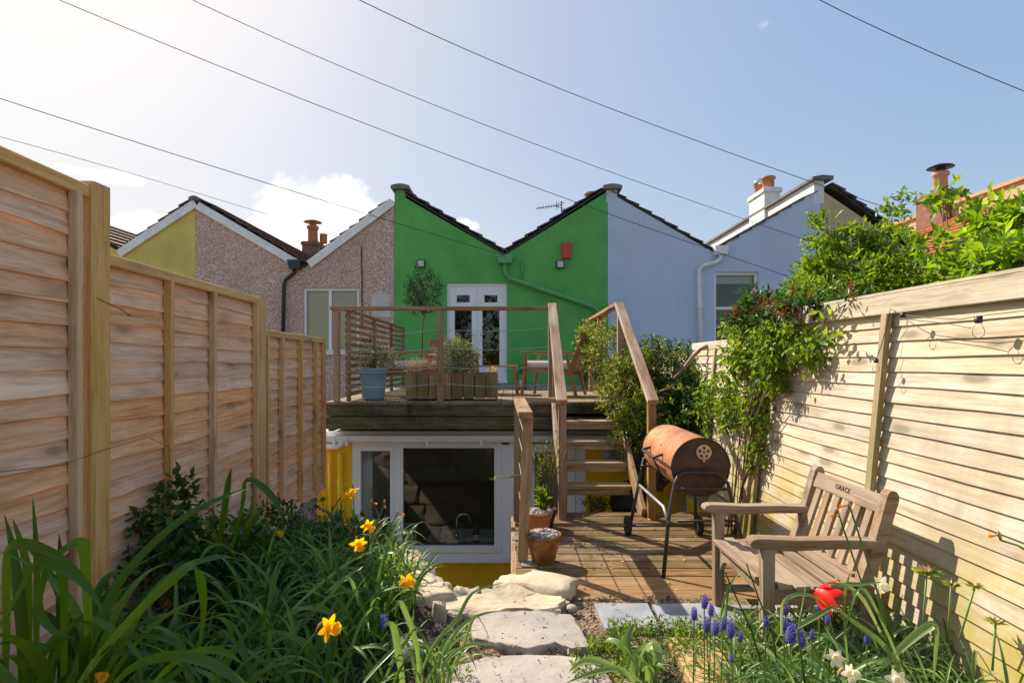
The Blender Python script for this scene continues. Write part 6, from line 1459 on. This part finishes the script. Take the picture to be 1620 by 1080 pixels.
# grape hyacinths
def musc_mesh():
    b = MB(); rr = random.Random(3)
    for j in range(9):
        z = .004+j*.0052; rad = .0095*math.sin(math.pi*(.22+.68*j/9))**.7; n = 9 if j < 7 else 6
        for k in range(n):
            a = 2*math.pi*(k+.5*(j % 2))/n; c = Vector((rad*math.cos(a), rad*math.sin(a), z)); s = .0040*(1-.35*j/9)
            vs = [c+Vector((s,0,0)), c+Vector((0,s,0)), c+Vector((-s,0,0)), c+Vector((0,-s,0)), c+Vector((0,0,s)), c+Vector((0,0,-s*1.3))]
            b.add(vs, [(0,1,4),(1,2,4),(2,3,4),(3,0,4),(1,0,5),(2,1,5),(3,2,5),(0,3,5)], rr.random())
    return b.mesh('florets', M['musc'], False)
MM = musc_mesh(); mus = [(605,978,2.6,1.25,'single violet grape hyacinth in the dark soil of the left bed'),
 (1098,968,2.3,1,'leftmost grape hyacinth of the group before the paving'),(1114,949,2.35,1.05,'tallest grape hyacinth of the left group'),(1124,962,2.3,.9,'grape hyacinth just right of the tallest in the left group'),
 (1118,985,2.25,1.15,'grape hyacinth low in the middle of the left group'),(1131,990,2.2,1.1,'grape hyacinth under the tallest one of the left group'),(1144,983,2.25,1.0,'grape hyacinth in the right half of the left group'),(1156,993,2.2,1.2,'rightmost large grape hyacinth of the left group'),
 (1171,1005,2.2,.7,'small grape hyacinth standing right of the left group'),(1243,960,2.25,1.0,'grape hyacinth rising in front of the near bench leg'),(1250,1000,2.05,1.4,'biggest grape hyacinth of the pair near the middle of the right bed'),(1269,1008,2.05,1.2,'smaller grape hyacinth right of the biggest one'),
 (1240,985,2.15,1.0,'grape hyacinth half hidden behind the biggest one'),(1296,955,2.2,.9,'grape hyacinth in front of the red tulip'),(1312,957,2.2,.8,'grape hyacinth just right beneath the red tulip'),(1309,978,2.2,.8,'small grape hyacinth below the tulip'),(1371,1008,2.0,.8,'lone grape hyacinth among the tall arching leaves'),(1284,1002,2.1,.7,'tiny grape hyacinth between the big pair and the tulip stem'),(1158,1040,2.1,.6,'tiny grape hyacinth above the grass by the timber plank'),(1212,980,2.2,.8,'grape hyacinth between the left group and the bench leg')]
for (px, py, D, s, lab) in mus:
    p = P(px, py+12*s, D); t = thing('grape_hyacinth', (p.x, p.y, .03), lab, 'flower', 'grape hyacinths')
    inst('florets', MM, t, Matrix.Translation(p) @ Matrix.Rotation(rnd.uniform(-.15,.15), 4, 'Y') @ Matrix.Scale(s*1.08, 4))
    b = MB(); b.tube([p+Vector((0,0,.03*s)), p, (p.x+rnd.uniform(-.02,.02), p.y, .03)], .0026, 5); b.obj('stem', M['stemgreen'], t, True)
# seed head whorls on the right
def whorl(px, py, D, base, label, n=8, L=.036):
    p = P(px, py, D); t = thing('whorled_stem', (P(*base).x, P(*base).y, .03), label, 'plant', 'whorled stems at the fence'); pos = []; d = []
    for k in range(n*2):
        a = k*2*math.pi/n; pos.append(tuple(p)); d.append(tuple(Vector((math.cos(a), math.sin(a), .3 if k < n else 1.0)).normalized()))
    leaves_obj('bracts', M['wilt'], np.array(pos[n:]), np.array(d[n:]), np.full(n, L*.7), npr.rand(n), t, .4); leaves_obj('foliage', M['leaf_md'], np.array(pos[:n]), np.array(d[:n]), np.full(n, L), npr.rand(n), t, .4)
    b = MB(); b.tube([p, p.lerp(P(*base), .5), P(*base)], .004, 5); b.obj('stem', M['stemgreen'], t, True)
whorl(1542,928,2.0,(1518,1010,2.0),'stem with a rosette of reddish bracts near the right edge'); whorl(1466,907,2.2,(1460,1000,2.2),'leafy rosette in the shadow of the bench on the fence', 9, .06); whorl(1505,925,2.2,(1500,1000,2.2),'small green rosette between the two larger ones', 6, .04); whorl(1575,985,2.0,(1570,1060,2.0),'low reddish rosette among grass at the right edge', 7, .04)

rr = np.random.RandomState(77); pos = []
for _ in range(230):
    if rr.rand() < .6: pos.append((rr.uniform(.15,1.9), rr.uniform(3.4,5.2), .008))
    elif rr.rand() < .5: pos.append((rr.uniform(-2.0,1.2), rr.uniform(6.6,8.5), DZ+.006))
    else: pos.append((rr.uniform(-.3,.9), rr.uniform(2.5,3.35), .05))
pos = np.array(pos); d = rr.normal(size=pos.shape); d[:, 2] *= .15; d /= np.linalg.norm(d, axis=1)[:, None]
tag(leaves_obj('fallen_leaves', M['wilt'], pos, d, .012+.022*rr.rand(len(pos)), rr.rand(len(pos)), None, .5), 'dry leaf litter scattered over decks and path', 'leaf litter', None, 'stuff')
b = MB()
for i in range(150):
    q = G(rnd.uniform(740,985), rnd.uniform(968,1078), .045); pebble(b, (q.x, q.y, .047), rnd.choice([.002,.003,.003,.005]), rnd)
tag(b.obj('grit', M['mulch'], fix=False), 'fine grit strewn on top of the flagstones', 'grit', None, 'stuff')

# ------------------------------------------------------------------ hedge and tree added out of view behind the viewer for panes to mirror
shrub('back_hedge', 'hedge added behind the viewer, seen only as a dark mirror image in the door panes', 'hedge', [(-2,-11,2.4,4.5,.8,3.2,1),(3,-11,2.6,4.5,.8,3.6,1),(8.5,-11,2.4,4.5,.8,3.4,1)], 1500, 6, .32, M['leaf_dk'], base=(0,-11,0), stems=10, width=.5, spread=.4)
t = thing('bare_tree', (1.2,-6.5,0), 'bare branched tree behind the viewer, seen only mirrored in the window panes', 'tree'); b = MB(); rr = random.Random(9)
def branch(p, d, L, r, lv):
    q = p+d*L*.5+Vector((rr.uniform(-.1,.1), rr.uniform(-.1,.1), 0))*L; e = p+d*L
    b.tube([p, q, e], [r, r*.8, r*.6], 5)
    if lv:
        for _ in range(3 if lv > 1 else 4): branch(q.lerp(e, rr.random()), (d+Vector((rr.uniform(-.9,.9), rr.uniform(-.9,.9), rr.uniform(-.2,.7)))).normalized(), L*.66, r*.5, lv-1)
branch(Vector((1.2,-6.5,0)), Vector((0,0,1)), 1.9, .09, 4); b.obj('trunk', M['bark'], t, True, fix=False)
